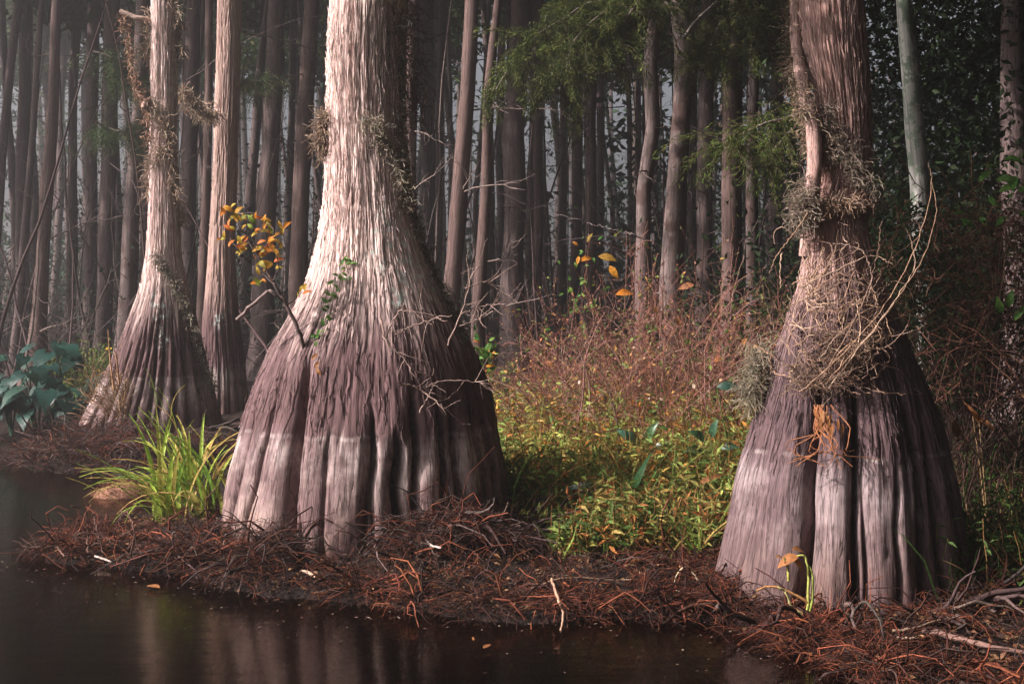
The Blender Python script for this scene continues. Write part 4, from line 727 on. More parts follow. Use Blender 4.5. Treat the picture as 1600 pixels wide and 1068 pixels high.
# hummock in the inlet
A = Acc(); c_ = ground_at(192, 774); th = np.linspace(0, 2 * np.pi, 28, endpoint=False); V = []
for q, (rr, z_) in enumerate(((1.05, -.05), (1, .01), (.85, .05), (.6, .085), (.3, .10), (.02, .105))):
    V.append(np.stack([c_[0] + np.cos(th) * .26 * rr * (1 + .15 * vn(np.cos(th) * 2, np.sin(th) * 2, q * .4 + 0 * th)), c_[1] + np.sin(th) * .2 * rr, z_ + .02 * vn(np.cos(th) * 4 * rr, np.sin(th) * 4 * rr, 3. + 0 * th)], -1))
i = np.arange(5)[:, None] * 28 + np.arange(28); j = np.arange(5)[:, None] * 28 + (np.arange(28) + 1) % 28
A.add(np.concatenate(V), F4=np.stack([i, j, j + 28, i + 28], -1).reshape(-1, 4), col=(.20, .10, .065)); 
a = r_.uniform(0, 6.28, 500); q = np.sqrt(r_.uniform(0, 1, 500)); tubes(A, walk(np.stack([c_[0] + .26 * q * np.cos(a), c_[1] + .2 * q * np.sin(a), .105 * (1 - q ** 2) + .0], -1), rdir(500) + [0, 0, .4], r_.uniform(.04, .12, 500), 5, .3, .2, rng=r_), .0025, 3, mixc([(.26, .13, .08), (.18, .08, .05)], 500))
o = obj('hummock', A.mesh('hummock', True), M_FIBRE); tag(o, 'small brown peat hummock poking out of the inlet by the grass', 'hummock')
# sapling with orange leaves growing from the biggest cypress
SY = MAIN_Y - .62; P_ = on(SY); t = thing('sapling', surf(OUT_MAIN, MAIN_Y, 478, 552), 'little sapling with orange and yellow leaves growing out of the biggest cypress', 'sapling'); BK = (.10, .07, .065)
o, P = rod('stem', [surf(OUT_MAIN, MAIN_Y, 480, 560) + [0, .03, 0], P_(468, 520), P_(447, 475), P_(430, 445), P_(415, 420), P_(400, 395), P_(385, 372), P_(372, 350)], .016, .004, BK, t, 40, jit=.004)
rod('branch', [P_(432, 462), P_(420, 455, .03), P_(395, 476, .1), P_(371, 499, .15)], .010, .014, (.2, .15, .14), t, 14, 7, .003)
for pts in ([(447, 475), (432, 462), (420, 455), (405, 470)], [(430, 445), (408, 425), (390, 410), (372, 392), (360, 372)], [(415, 420), (402, 395), (390, 360), (378, 340), (352, 322)], [(425, 440), (436, 420), (432, 395), (440, 372)], [(445, 478), (462, 466), (472, 455)], [(400, 395), (420, 380), (428, 360), (418, 348)]):
    o, Q = rod('twig', [P_(a, b2, random.uniform(-.06, .06)) for a, b2 in pts], .006, .0025, BK, t, 18, 5, jit=.003)
for cx_, cy_, n_, sp in ((352, 330, 7, 9), (362, 352, 6, 9), (388, 345, 6, 12), (372, 385, 8, 10), (408, 350, 6, 12), (434, 362, 6, 10), (420, 390, 16, 16), (408, 400, 8, 12), (428, 410, 6, 9), (410, 440, 5, 8), (400, 368, 6, 12), (470, 455, 4, 6), (345, 372, 3, 8)):
    for q in range(n_):
        p = P_(random.gauss(cx_, sp * .6), random.gauss(cy_, sp * .6), random.uniform(-.07, .07)); leaf(OV_ORANGE, p, (random.uniform(-.8, .8), random.uniform(-.6, .2), random.uniform(-.3, .9)), (random.uniform(-.6, .3), -.7, .5), random.uniform(.05, .085), t)
# climber with small green leaves
t = thing('climbing_vine', surf(OUT_MAIN, MAIN_Y, 498, 575), 'slender climber with small green leaves on the front of the biggest cypress', 'vine')
VP = [(500, 575), (497, 550), (505, 525), (512, 500), (520, 475), (532, 450), (540, 420), (545, 400)]; VW = [surf(OUT_MAIN, MAIN_Y, a, b2) + [0, -.03, 0] for a, b2 in VP]; o, P = rod('stem', VW, .005, .002, (.28, .14, .07), t, 40, 5, .004)
for q in range(52):
    k = random.randint(8, 38); leaf(OV_GREEN, P[k] + np.array([random.uniform(-.05, .05), -.015, random.uniform(-.02, .02)]), (random.uniform(-1, 1), -.3, random.uniform(-.5, .8)), (0, -1, .5), random.uniform(.035, .06), t)
for q in range(3): leaf(OV_DRY, VW[0] + np.array([random.uniform(-.03, .03), -.03, .05 * q]), (random.uniform(-1, 1), -.3, -.5), (0, -1, .3), .06, t)
o, P = rod('hanging_root', [surf(OUT_MAIN, MAIN_Y, a, b2) + [0, dy, 0] for a, b2, dy in ((462, 610, -.02), (452, 645, .0), (448, 690, .03), (438, 740, .03), (432, 800, -.04), (425, 850, -.1))], .016, .008, (.20, .115, .09), None, 30, 7, .004); tag(o, 'twisting brown root running down the deep cleft of the biggest cypress', 'root')
t = thing('small_weed', surf(OUT_MAIN, MAIN_Y, 405, 640), 'tiny weed with one orange flower on the outer flank of the biggest cypress', 'weed')
rod('stem', [surf(OUT_MAIN, MAIN_Y, 417, 648), surf(OUT_MAIN, MAIN_Y, 408, 640) + [-.02, -.04, 0], surf(OUT_MAIN, MAIN_Y, 398, 630) + [-.02, -.04, 0]], .003, .002, (.12, .2, .06), t, 8, 4)
for q in range(9): leaf(OV_GREEN, surf(OUT_MAIN, MAIN_Y, 408 + random.uniform(-8, 10), 640 + random.uniform(-7, 9)) + [0, -.03, 0], rv(), (0, -1, .5), .03, t)
place(obj('flower', FL, None, t), surf(OUT_MAIN, MAIN_Y, 398, 630) + [-.02, -.05, 0], (0, 0, 1), (0, -1, .3), .05)
# dead branches caught on the shaded flank
TW = (.30, .21, .18)
def dead(label, paths, Y, r0=.007, ntw=5, L_=.2, col=TW):
    first = px(*paths[0][0], Y); t = thing('dead_branch', first, label, 'branch', 'dead branches')
    for q, pts in enumerate(paths):
        o, P = rod('stem' if q == 0 else 'twig', [px(a, b2, Y + random.uniform(-.05, .05)) for a, b2 in pts], r0 * (1 if q == 0 else .7), r0 * .35, col, t, 24, 5, .004); twigs_on(P, ntw, L_, col, t, -.05, r0=r0 * .4)
FY = MAIN_Y - 1.0
dead('forked pale dead branch dangling across the dark flank of the biggest cypress', [[(595, 497), (605, 535), (632, 560), (650, 590), (665, 610)], [(602, 530), (620, 490), (640, 486), (680, 492)], [(618, 523), (655, 505), (690, 498)]], FY, .008, 5, .22)
dead('level dead branch with drooping twigs below the forked one', [[(622, 597), (655, 608), (690, 635), (710, 650)], [(665, 605), (690, 595), (740, 596), (770, 612)], [(655, 645), (675, 605), (668, 580)]], FY, .007, 6, .24)
dead('spray of bare twigs reaching out past the shaded edge of the biggest cypress', [[(700, 540), (728, 470), (738, 430), (752, 412)], [(720, 490), (755, 478), (790, 474)], [(728, 450), (755, 440), (765, 444)], [(716, 510), (745, 500), (770, 480)]], MAIN_Y - .5, .007, 6, .25)
t = thing('small_shrub', px(755, 600, 10.6), 'small leafy shrub beside the shaded edge of the biggest cypress', 'shrub')
for q in range(4):
    o, P = rod('stem', [px(756 + 3 * q, 620, 10.6), px(752 + 4 * q, 570, 10.6), px(745 + 8 * q, 520 + 8 * q, 10.6)], .005, .002, (.2, .12, .08), t, 14, 4)
    for k in range(5, 14): leaf(OV_GREEN if random.random() < .75 else OV_ORANGE, P[k] + np.array(rv(.02)), (random.uniform(-1, 1), -.2, random.uniform(0, .9)), (0, -1, .5), random.uniform(.05, .085), t)
# broken limb of the mossy cypress and the slanting pole behind the sapling
o, P = rod('limb', [px(238, 34, LEFT_Y), px(222, 30, LEFT_Y - .1), px(205, 25, LEFT_Y - .1), px(188, 18, LEFT_Y - .1)], .035, .028, (.42, .30, .25), T_LEFT, 12, 8, .004)
o, P = rod('limb', [px(236, 158, LEFT_Y), px(228, 160, LEFT_Y - .15), px(224, 170, LEFT_Y - .2)], .05, .03, (.36, .24, .2), T_LEFT, 8, 8, .004)
# ------------------------------------------------------------------ moss
MOSS = [(.34, .25, .18), (.28, .20, .15), (.40, .31, .23), (.22, .16, .12)]
def moss(label, paths, n, spread, ln, seed, cols=MOSS, rad=.0022, grav=.3, group='hanging moss clumps'):
    r_ = np.random.RandomState(seed); A = Acc()
    for pts in paths:
        P = spl(pts, 60); k = r_.randint(0, 60, n); p = P[k] + r_.normal(0, spread, (n, 3)); Q = walk(p, rdir(n, 1, r_), r_.uniform(.4, 1.3, n) * ln, 5, .62, grav * 1.2, rng=r_)
        tubes(A, Q, rad * r_.uniform(.7, 1.3, n), 3, mixc(cols, n, .3, r_))
    o = obj('spanish_moss', A.mesh('spanish_moss'), M_FIBRE); tag(o, label, 'moss', group); return o
sl_ = lambda x, y, d=-.03: surf(OUT_LEFT, LEFT_Y, x, y) + [0, d, 0]; smn = lambda x, y, d=-.03: surf(OUT_MAIN, MAIN_Y, x, y) + [0, d, 0]; sr_ = lambda x, y, d=-.03: surf(OUT_RIGHT, RIGHT_Y, x, y) + [0, d, 0]
moss('moss winding down the pale upper trunk of the cypress by the elephant ears', [[sl_(240, 150), sl_(250, 180), sl_(262, 200), sl_(266, 225), sl_(250, 240), sl_(240, 260)], [sl_(266, 225), sl_(272, 270), sl_(275, 300), px(281, 330, LEFT_Y), px(282, 350, LEFT_Y)], [sl_(238, 240), px(234, 270, LEFT_Y), px(233, 310, LEFT_Y)]], 300, .018, .16, 1, rad=.0035)
moss('moss strand dangling from the broken limb stub near the top of the mossy cypress', [[px(192, 22, LEFT_Y - .1), px(200, 60, LEFT_Y - .1), px(207, 110, LEFT_Y - .1), px(218, 145, LEFT_Y - .1), px(228, 170, LEFT_Y - .15), px(233, 220, LEFT_Y - .1)]], 420, .014, .14, 2, [(.30, .18, .12), (.24, .14, .10), (.34, .22, .15)], .004)
moss('moss fringe along the shaded edge at the top of the mossy cypress', [[px(272, 0, LEFT_Y - .1), px(278, 50, LEFT_Y), px(281, 90, LEFT_Y)], [px(232, 20, LEFT_Y), px(232, 60, LEFT_Y), px(234, 90, LEFT_Y)]], 220, .022, .2, 3, rad=.0035)
moss('moss rope slung between the mossy cypress and the slimmer one behind', [[px(282, 140, 15.6), px(300, 160, 16), px(318, 176, 16.4), px(336, 178, 16.9)]], 520, .025, .22, 4, rad=.004)
moss('grey-green moss trailing down the shaded flank of the mossy cypress', [[sl_(245, 400), sl_(262, 425), sl_(280, 455, -.05), sl_(296, 490, -.05), sl_(310, 530, -.05), sl_(325, 575, -.05), sl_(335, 610, -.05)]], 800, .022, .10, 5, [(.20, .18, .14), (.26, .22, .17), (.17, .14, .11)], .004)
moss('moss tuft on the lit edge of the biggest cypress', [[px(511, 180, MAIN_Y - .1), px(506, 205, MAIN_Y - .1), px(507, 235, MAIN_Y - .1)]], 650, .02, .14, 6, rad=.0024)
moss('moss diagonal across the shaded face of the biggest cypress', [[smn(575, 185), smn(590, 205), smn(605, 230), smn(620, 260, -.04), smn(628, 290, -.05), smn(640, 330, -.05)]], 520, .028, .11, 7, [(.28, .23, .17), (.20, .16, .12), (.34, .30, .24)], .0022)
moss('wispy moss hanging beside the shaded top of the biggest cypress', [[px(636, 0, MAIN_Y + .1), px(642, 60, MAIN_Y + .1), px(648, 130, MAIN_Y + .1), px(646, 190, MAIN_Y + .1)]], 500, .04, .2, 8, [(.22, .15, .11), (.16, .11, .08)], .002)
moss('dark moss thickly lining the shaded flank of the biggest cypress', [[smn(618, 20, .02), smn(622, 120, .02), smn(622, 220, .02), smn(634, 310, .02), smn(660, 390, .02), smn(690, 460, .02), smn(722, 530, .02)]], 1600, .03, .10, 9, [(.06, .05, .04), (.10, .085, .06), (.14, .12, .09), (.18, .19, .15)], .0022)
moss('shaggy moss sleeve along the lit edge of the vine-wrapped cypress', [[px(1241, -10, RIGHT_Y + .1), px(1240, 60, RIGHT_Y + .08), px(1245, 120, RIGHT_Y - .03), px(1256, 175, RIGHT_Y - .2)], [sr_(1262, 190, -.06), sr_(1272, 230, -.06), sr_(1290, 250, -.05)]], 800, .018, .11, 10, rad=.0018)
moss('moss streaming down the neck of the vine-wrapped cypress', [[sr_(1285, 170), sr_(1300, 210), sr_(1325, 245), sr_(1342, 280, -.06), px(1362, 320, RIGHT_Y - .1)], [px(1262, 290, RIGHT_Y - .2), px(1256, 320, RIGHT_Y - .2), px(1254, 350, RIGHT_Y - .2)]], 900, .026, .11, 11, [(.24, .19, .15), (.18, .14, .11), (.30, .24, .19)], .0017)
moss('frayed moss collar around the neck of the vine-wrapped cypress', [[sr_(1262, 335), sr_(1285, 325, -.05), sr_(1310, 318, -.05), sr_(1340, 322, -.05), px(1356, 316, RIGHT_Y - .1)]], 600, .016, .10, 12, [(.34, .24, .18), (.26, .17, .12)], .0018)
moss('grey moss curtain hanging beside the lower flank of the vine-wrapped cypress', [[px(1186, 545, RIGHT_Y), px(1178, 590, RIGHT_Y), px(1172, 630, RIGHT_Y)]], 700, .026, .14, 13, [(.30, .26, .19), (.24, .20, .14)], .0018)
# ------------------------------------------------------------------ vines and debris on the vine-wrapped cypress
ro = thing('mossy_vine', px(1258, 350, RIGHT_Y - .3), 'thick twisted vine climbing the lit edge of the vine-wrapped cypress', 'vine')
def bark_tube(name, pts, r0, r1, mat, parent, n=70, sides=14):
    P = spl(pts, n); T = unit(np.gradient(P, axis=0)); U = unit(np.cross(T, np.array([.1, 1., .05]))); W_ = np.cross(T, U); th = np.arange(sides) * 2 * np.pi / sides; TH, I = np.meshgrid(th, np.arange(n)); r_ = np.linspace(r0, r1, n)[:, None] * (1 + .16 * vn(np.cos(TH) * 1.5, np.sin(TH) * 1.5, I * .18) + .10 * vn(np.cos(TH) * 4, np.sin(TH) * 4, I * .5))
    V = (P[:, None] + r_[:, :, None] * (np.cos(TH)[:, :, None] * U[:, None] + np.sin(TH)[:, :, None] * W_[:, None])).reshape(-1, 3); i = np.arange(n - 1)[:, None] * sides + np.arange(sides); j = np.arange(n - 1)[:, None] * sides + (np.arange(sides) + 1) % sides
    return obj(name, make_mesh(name, V, np.stack([i, j, j + sides, i + sides], -1).reshape(-1, 4), smooth=True, attrs={'barkco': np.stack([np.cos(TH) * 9, np.sin(TH) * 9, I * .25], -1).reshape(-1, 3)}), mat, parent)
bark_tube('stem', [sr_(1266, 400, .06), sr_(1268, 350, .03), px(1268, 300, RIGHT_Y - .2), px(1273, 250, RIGHT_Y - .2), px(1270, 200, RIGHT_Y - .16), px(1258, 150, RIGHT_Y - .1), px(1248, 95, RIGHT_Y), px(1243, 40, RIGHT_Y + .05), px(1241, -60, RIGHT_Y + .1)], .052, .030, M_CYP_R, ro)
vt = thing('vine_tangle', sr_(1310, 590), 'tangle of dry straw-coloured vines wrapped round the neck of the cypress', 'vines'); VC = [(.34, .215, .145), (.28, .175, .12), (.40, .28, .205), (.21, .135, .10), (.26, .18, .14)]
NEAR = RIGHT_Y - .55
HAND = [[(1250, 612), (1300, 570), (1365, 500), (1410, 430), (1440, 360), (1455, 290), (1450, 255)], [(1290, 600), (1360, 520), (1420, 440), (1452, 380), (1463, 325), (1456, 285)], [(1295, 605), (1345, 540), (1398, 470), (1428, 420), (1425, 380), (1415, 355)], [(1280, 600), (1350, 470), (1370, 400), (1378, 345)],
        [(1200, 480), (1215, 520), (1248, 562), (1290, 592), (1345, 572)], [(1205, 545), (1206, 578), (1228, 588), (1262, 600), (1300, 608)], [(1262, 335), (1240, 365), (1215, 398), (1202, 428)], [(1222, 395), (1219, 420), (1220, 450)], [(1355, 545), (1385, 542), (1410, 520), (1418, 508)], [(1395, 525), (1425, 518), (1448, 505)],
        [(1180, 540), (1215, 560), (1262, 590)], [(1195, 440), (1225, 500), (1250, 540), (1290, 575)], [(1250, 450), (1300, 425), (1360, 400), (1395, 412)], [(1262, 470), (1320, 440), (1360, 452), (1372, 490)], [(1300, 380), (1345, 390), (1362, 430), (1355, 470)]]
for q, pts in enumerate(HAND): rod('strand', [px(a, b2, NEAR + random.uniform(-.06, .05)) for a, b2 in pts], .0036 if q < 4 else .0046, .002, VC[q % 5], vt, 34, 6, .003)
random.seed(9)
for q in range(125):
    a, b2 = random.uniform(1225, 1385), random.gauss(508, 52); L_ = random.uniform(40, 150); an = random.gauss(-.9, .8); pts = []
    for k in range(5): pts.append((a, b2)); a += math.cos(an) * L_ / 5; b2 += math.sin(an) * L_ / 5; an += random.gauss(0, .45)
    rod('strand', [sr_(min(max(x_, 1205), 1430), min(max(y_, 350), 612), -.04 - random.uniform(0, .12)) for x_, y_ in pts], .004, .0018, VC[random.randrange(5)], vt, 18, 4, .003)
moss('matted dry vine litter lodged in the waist of the vine-wrapped cypress', [[sr_(1230, 575, -.06), sr_(1270, 595, -.07), sr_(1300, 590, -.08), sr_(1340, 560, -.07)], [sr_(1285, 520, -.06), sr_(1310, 560, -.06), sr_(1340, 540, -.06)]], 300, .025, .16, 14, [(.22, .14, .10), (.30, .20, .14), (.14, .09, .07)], .0018, .1)
t = thing('dead_fern', sr_(1283, 640, -.06), 'shrivelled orange fern hanging in the cleft below the vine tangle', 'fern')
for q in range(13):
    x_ = 1283 + random.gauss(0, 7); rod('frond', [sr_(x_, 632, -.05), sr_(x_ + random.gauss(0, 10), 665, -.08), sr_(x_ + random.gauss(3, 22), 690 + random.uniform(-8, 12), -.1), sr_(x_ + random.gauss(8, 40), 705 + random.uniform(-5, 25), -.08)], .005, .002, random.choice([(.32, .13, .06), (.36, .19, .09), (.24, .10, .05)]), t, 16, 5, .003)
for q in range(12): leaf(LAN_DRY, sr_(1283 + random.gauss(0, 9), 648 + random.uniform(-12, 14), -.09), (random.uniform(-.5, .5), -.3, -.9), (random.uniform(-.6, .6), -1, 0), random.uniform(.06, .11), t)
# wilted elephant ear in front of the base
wp_ = px(1265, 952, 6.35); wp_[2] = float(height(wp_[0], 6.35)); t = thing('wilted_plant', wp_, 'wilted plant with two limp brown leaves on green stalks before the vine-wrapped cypress', 'plant'); W = on(6.35)
for pts, c_ in (([(1266, 955), (1270, 920), (1268, 895), (1258, 868)], (.30, .36, .08)), ([(1262, 953), (1263, 915), (1262, 885), (1256, 868), (1245, 868)], (.36, .38, .10)), ([(1262, 940), (1235, 925), (1205, 916), (1182, 922)], (.40, .20, .08)), ([(1254, 958), (1235, 945), (1228, 925), (1215, 915)], (.36, .32, .14)), ([(1232, 905), (1230, 885), (1225, 872)], (.32, .30, .08))):
    rod('stalk', [W(a, b2) for a, b2 in pts], .008, .005, c_, t, 16, 6, .002)
for (a, b2), d, s_ in (((1248, 868), (-.9, -.1, -.25), .12), ((1256, 862), (-.3, -.2, .1), .09), ((1222, 872), (-.3, -.3, .25), .05), ((1240, 872), (.6, -.4, -.6), .07)): leaf(OV_DRY, W(a, b2), d, (.1, -.5, .9), (s_ * 1.3, s_, s_), t)
# sticks and bits lying on the bank
def stick(label, pts, r0, r1, col, name='stick', z=.03, n=14):
    Q = []
    for x_, y_, dz in pts:
        p = ground_at(x_, y_, .12)
        for _ in range(3): p = ground_at(x_, y_, max(float(height(p[0], p[1])), -.01) + dz + r0)
        Q.append(p)
    o, P = rod(name, Q, r0, r1, col, None, n, 6, r0 * .25); tag(o, label, 'stick', 'sticks lying on the bank'); return o
PALE = (.24, .16, .115); BRN = (.22, .12, .085)
stick('long brown bare branch lying at the dark lower corner of the bank', [(1440, 985, .03), (1490, 995, .05), (1540, 1008, .05), (1610, 1022, .03)], .018, .012, (.2, .12, .10))
stick('pale stick lying above the long brown branch in the dark corner', [(1395, 986, .05), (1430, 980, .07), (1470, 968, .08)], .008, .005, PALE)
stick('thin pale stick just below the other pale one in the dark corner', [(1402, 996, .04), (1430, 996, .05), (1462, 994, .04)], .007, .004, PALE)
stick('bent pale stem folded into a loop by the foot of the vine-wrapped cypress', [(1100, 922, .05), (1078, 888, .12), (1062, 892, .12), (1054, 915, .06), (1064, 924, .05), (1098, 918, .06)], .007, .005, (.48, .36, .24), n=24)
stick('short straight pale stick at the outer corner of the vine-wrapped cypress base', [(1124, 920, .06), (1131, 936, .05), (1146, 948, .04)], .007, .006, (.5, .38, .3))
stick('arched twig dipping into the water below the clearing', [(862, 905, .06), (872, 935, .10), (880, 960, .06), (876, 985, .03)], .009, .006, (.40, .24, .17), n=20)
stick('long thin stem stretched along the bank below the clearing', [(815, 925, .05), (880, 903, .06), (950, 905, .05), (1030, 905, .04)], .006, .004, (.30, .20, .13), n=20)
stick('pale root curving over the knot of roots at the foot of the biggest cypress', [(650, 815, .12), (662, 835, .14), (672, 850, .1), (690, 856, .06)], .010, .006, (.42, .33, .3))
stick('weathered wood chip on the root mat in the cleft of the biggest cypress', [(442, 802, .04), (455, 796, .06), (468, 791, .05)], .016, .010, (.55, .42, .33), n=8)
stick('short broken stick on the roots near the waterline of the biggest cypress', [(472, 890, .04), (484, 896, .04), (494, 901, .03)], .011, .010, (.50, .34, .25), n=8)
stick('pale arched rootlet across the cleft of the biggest cypress', [(428, 756, .10), (445, 747, .16), (462, 747, .16), (476, 754, .12)], .008, .006, (.42, .32, .26))
stick('thin upright rootlet leaning on the outer buttress of the biggest cypress', [(395, 850, .05), (404, 830, .10), (416, 808, .14)], .006, .005, (.42, .32, .26))
stick('thin pale rootlet standing by the outermost buttress of the biggest cypress', [(350, 868, .05), (350, 846, .08), (356, 822, .1)], .006, .005, (.42, .32, .26))
stick('pale sunlit twig at the tip of the root spit', [(148, 868, .06), (160, 872, .05), (175, 878, .04)], .008, .006, (.5, .4, .36), n=8)
# arching dead twigs on the root spit
for lab, pts in (('dead twig arching over the outer tip of the root spit', [(100, 868), (88, 855), (62, 855), (36, 853)]), ('upright bare twig in the middle of the root spit', [(138, 862), (137, 835), (136, 810)]), ('curved bare twig bending over the root spit towards the inlet', [(205, 870), (210, 830), (200, 802), (188, 798)]), ('long low twig bowing along the root spit', [(165, 868), (120, 838), (150, 834), (180, 850)]), ('slanting bare twig on the root spit by the grass clump', [(222, 866), (208, 838), (196, 815)]), ('thin leaning twig beside the upright one on the spit', [(160, 862), (152, 828), (147, 808)])):
    Y_ = ground_at(pts[0][0], pts[0][1], .1)[1]; t = thing('bare_twig', px(*pts[0], Y_), lab, 'twig', 'bare twigs on the root spit'); o, P = rod('stem', [px(a, b2, Y_ + random.uniform(-.1, .1)) for a, b2 in pts], .0065, .003, (.13, .075, .06), t, 20, 5, .004); twigs_on(P, 5, .16, (.14, .08, .065), t, .0, r0=.0028)
# fallen branch and leaves in the clearing
lg = thing('fallen_branch', px(925, 780, 9.5), 'peeling pale fallen branch lying across the weeds of the clearing', 'branch')
o, P = rod('stem', [px(922, 784, 9.55), px(960, 762, 9.6), px(985, 754, 9.7), px(1020, 746, 9.8), px(1075, 745, 9.95)], .024, .013, (.40, .25, .18), lg, 30, 8, .005); twigs_on(P, 4, .25, (.33, .2, .15), lg, .2, r0=.006)
sp_ = thing('dead_leaf_sheath', px(930, 800, 9.1), 'dark brown curled leaf sheath leaning beside the fallen branch', 'leaf'); leaf(LAN_DRY, px(938, 806, 9.1), (-.55, 0, .55), (-.4, -1, .4), (.35, .33, .33), sp_, 'blade'); leaf(LAN_DRY, px(935, 804, 9.12), (-.35, -.1, .6), (.4, -1, .2), (.3, .2, .3), sp_, 'blade')
def broad(label, base, Y, tips, ms, s_, name='broad_leaf_plant', cat='plant', scol=(.12, .2, .06)):
    b2 = px(*base, Y); g = float(height(b2[0], Y)); b2[2] = min(b2[2], g + .02) if b2[2] > g else b2[2]; t = thing(name, b2, label, cat)
    for (x_, y_, dx, dz) in tips:
        tip = px(x_, y_, Y - random.uniform(0, .12)); sk_, _ = rod('stalk', [b2, (b2 + tip) / 2 + [0, 0, .05], tip], .006, .004, scol, t, 8, 5); leaf(ms, tip, (dx, -.35, dz), (random.uniform(-.5, .2), -.8, .6), s_ * random.uniform(.8, 1.2), sk_)
    return t
LD = dup_mats(LM_LAN, leaf_mat('dark_lance_leaf', .25, .35, False, [(.04, .11, .04), (.06, .14, .06), (.05, .13, .09)], .5))
WL = [(2.0 * 1) for _ in ()]
broad('dark green plant with broad hanging blades in the middle of the clearing', (985, 850), 8.9, [(968, 785, -.3, -.8), (1002, 775, -.2, -.9), (1020, 770, .4, -.8), (1010, 800, .7, -.3), (990, 765, .2, .7), (950, 760, -.9, .2), (1030, 800, .8, .1), (975, 800, -.2, -.7)], [m_ for m_ in LD], .30)
broad('dark green plant with raised oval blades near the brush', (1020, 720), 10.6, [(1012, 690, .3, .8), (1022, 700, .8, .4), (1000, 695, -.6, .5)], dup_mats(LM_OV, LD[0].materials[0]), .20)
broad('dark green oval-leaved plant close to the vine-wrapped cypress in the weeds', (1110, 720), 10.2, [(1100, 690, -.6, .5), (1112, 684, .2, .9), (1125, 700, .7, .2), (1098, 705, -.8, .1)], dup_mats(LM_OV, LD[0].materials[0]), .19)
broad('single round blue-green leaf lit above the weeds near the vine-wrapped cypress', (1150, 660), 10.4, [(1120, 604, 1, .08)], dup_mats(LM_OV, M_TARO), .24, 'round_leaf_plant')
broad('clump of small round green leaves spilling over the bank edge', (985, 905), 8.25, [(x_, y_, random.uniform(-1, 1), random.uniform(-.2, .8)) for x_, y_ in ((950, 870), (960, 880), (975, 862), (990, 875), (1005, 860), (945, 905), (965, 895), (985, 890), (1010, 880), (1000, 850), (975, 845), (940, 880), (1020, 865), (955, 850), (948, 915))], OV_GREEN, .075, 'trailing_plant')
broad('dry orange leaf standing up by the vine-wrapped cypress in the weeds', (1085, 770), 9.0, [(1092, 757, .8, .5)], LAN_DRY, .20, 'dead_leaf', 'leaf', (.3, .15, .07))
broad('dry rust-coloured leaf at the lower edge of the weeds', (1072, 850), 8.4, [(1068, 838, -.1, .9)], LAN_DRY, .16, 'dead_leaf', 'leaf', (.3, .15, .07))
broad('orange dry leaf poking up in the shade behind the vine-wrapped cypress', (1545, 700), 8.2, [(1520, 650, .5, -.3), (1530, 660, -.4, .5)], LAN_DRY, .17, 'dead_leaf', 'leaf', (.3, .2, .1))
# vine with yellow leaves above the clearing
t = thing('yellow_leaved_vine', px(905, 620, 13.2), 'thin bush with large yellow and orange leaves above the clearing', 'shrub'); VY = on(13.)
for pts in ([(925, 620), (930, 540), (925, 480), (918, 440), (915, 390)], [(930, 540), (955, 500), (962, 462), (950, 430)], [(925, 560), (905, 520), (895, 495)], [(990, 520), (960, 480), (935, 430), (925, 405)], [(905, 560), (930, 500), (925, 460)]): o, P = rod('stem', [VY(a, b2, random.uniform(-.15, .15)) for a, b2 in pts], .008, .003, (.18, .10, .08), t, 26, 5, .006); twigs_on(P, 4, .25, (.18, .10, .08), t, .1, r0=.003)
for (a, b2), s_, d in (((935, 400), .20, (1, -.2, -.25)), ((925, 404), .15, (-1, -.2, -.15)), ((952, 415), .17, (.5, -.3, -.8)), ((962, 460), .19, (1, -.2, .1)), ((905, 400), .1, (-.2, -.3, -.8)), ((918, 378), .1, (.3, -.2, .8)), ((903, 385), .08, (-.6, 0, .6))): leaf(OV_ORANGE, VY(a, b2, -.1), d, (-.3, -.8, .5), s_, t)
for q in range(40): leaf(OV_GREEN, VY(random.gauss(912, 22), random.gauss(455, 45), random.uniform(-.2, .2)), rv(), (0, -1, .5), random.uniform(.05, .09), t)
# pale dried leaves caught in the brush
for q, (x_, y_, lab, s_) in enumerate(((1085, 445, 'orange dry leaf caught high in the brush before the blotched trunk', .16), (1062, 508, 'pale dry leaf stuck in the middle of the brush', .12), (865, 573, 'white dry leaf on the near tip of the brush', .11), (1168, 528, 'tan curled leaf in the brush by the vine-wrapped cypress', .15), (1130, 560, 'tan round dead leaf low in the brush by the vine-wrapped cypress', .13), (1022, 478, 'small pale leaf below the crooked trunk in the brush', .08))):
    o = leaf(OV_DRY, px(x_, y_, 11.4), rv(), (-.5, -1, .5), s_, None, 'dead_leaf'); tag(o, lab, 'leaf', 'dry leaves caught in the brush')
# thicket leaves on the dark side
t = thing('broad_leaved_shrub', px(1570, 420, 8.6), 'shrub with bright green broad leaves at the edge of the dark thicket', 'shrub'); D8 = on(8.2)
for pts in ([(1560, 480), (1572, 400), (1565, 320), (1560, 260)], [(1590, 460), (1585, 360), (1578, 290)], [(1540, 450), (1520, 380), (1505, 340)]): rod('stem', [D8(a, b2, random.uniform(-.1, .1)) for a, b2 in pts], .006, .003, (.14, .09, .06), t, 20, 5, .006)
for a, b2 in ((1550, 268), (1560, 262), (1572, 285), (1585, 275), (1590, 300), (1545, 308), (1560, 300), (1578, 305), (1530, 340), (1500, 342), (1512, 338), (1520, 345), (1575, 340), (1555, 282), (1592, 330), (1568, 250)): leaf(OV_GREEN, D8(a, b2, random.uniform(-.15, .1)), (random.uniform(-1, 1), -.3, random.uniform(-.7, .3)), (-.5, -.7, .7), random.uniform(.09, .15), t)
for a, b2, d in ((1565, 490, (-.3, -.2, .8)), (1585, 500, (.5, -.2, .8)), (1575, 480, (.1, -.3, .9))): leaf(OV_GREEN, D8(a, b2, -.3), d, (-.4, -.9, .2), .12, t)
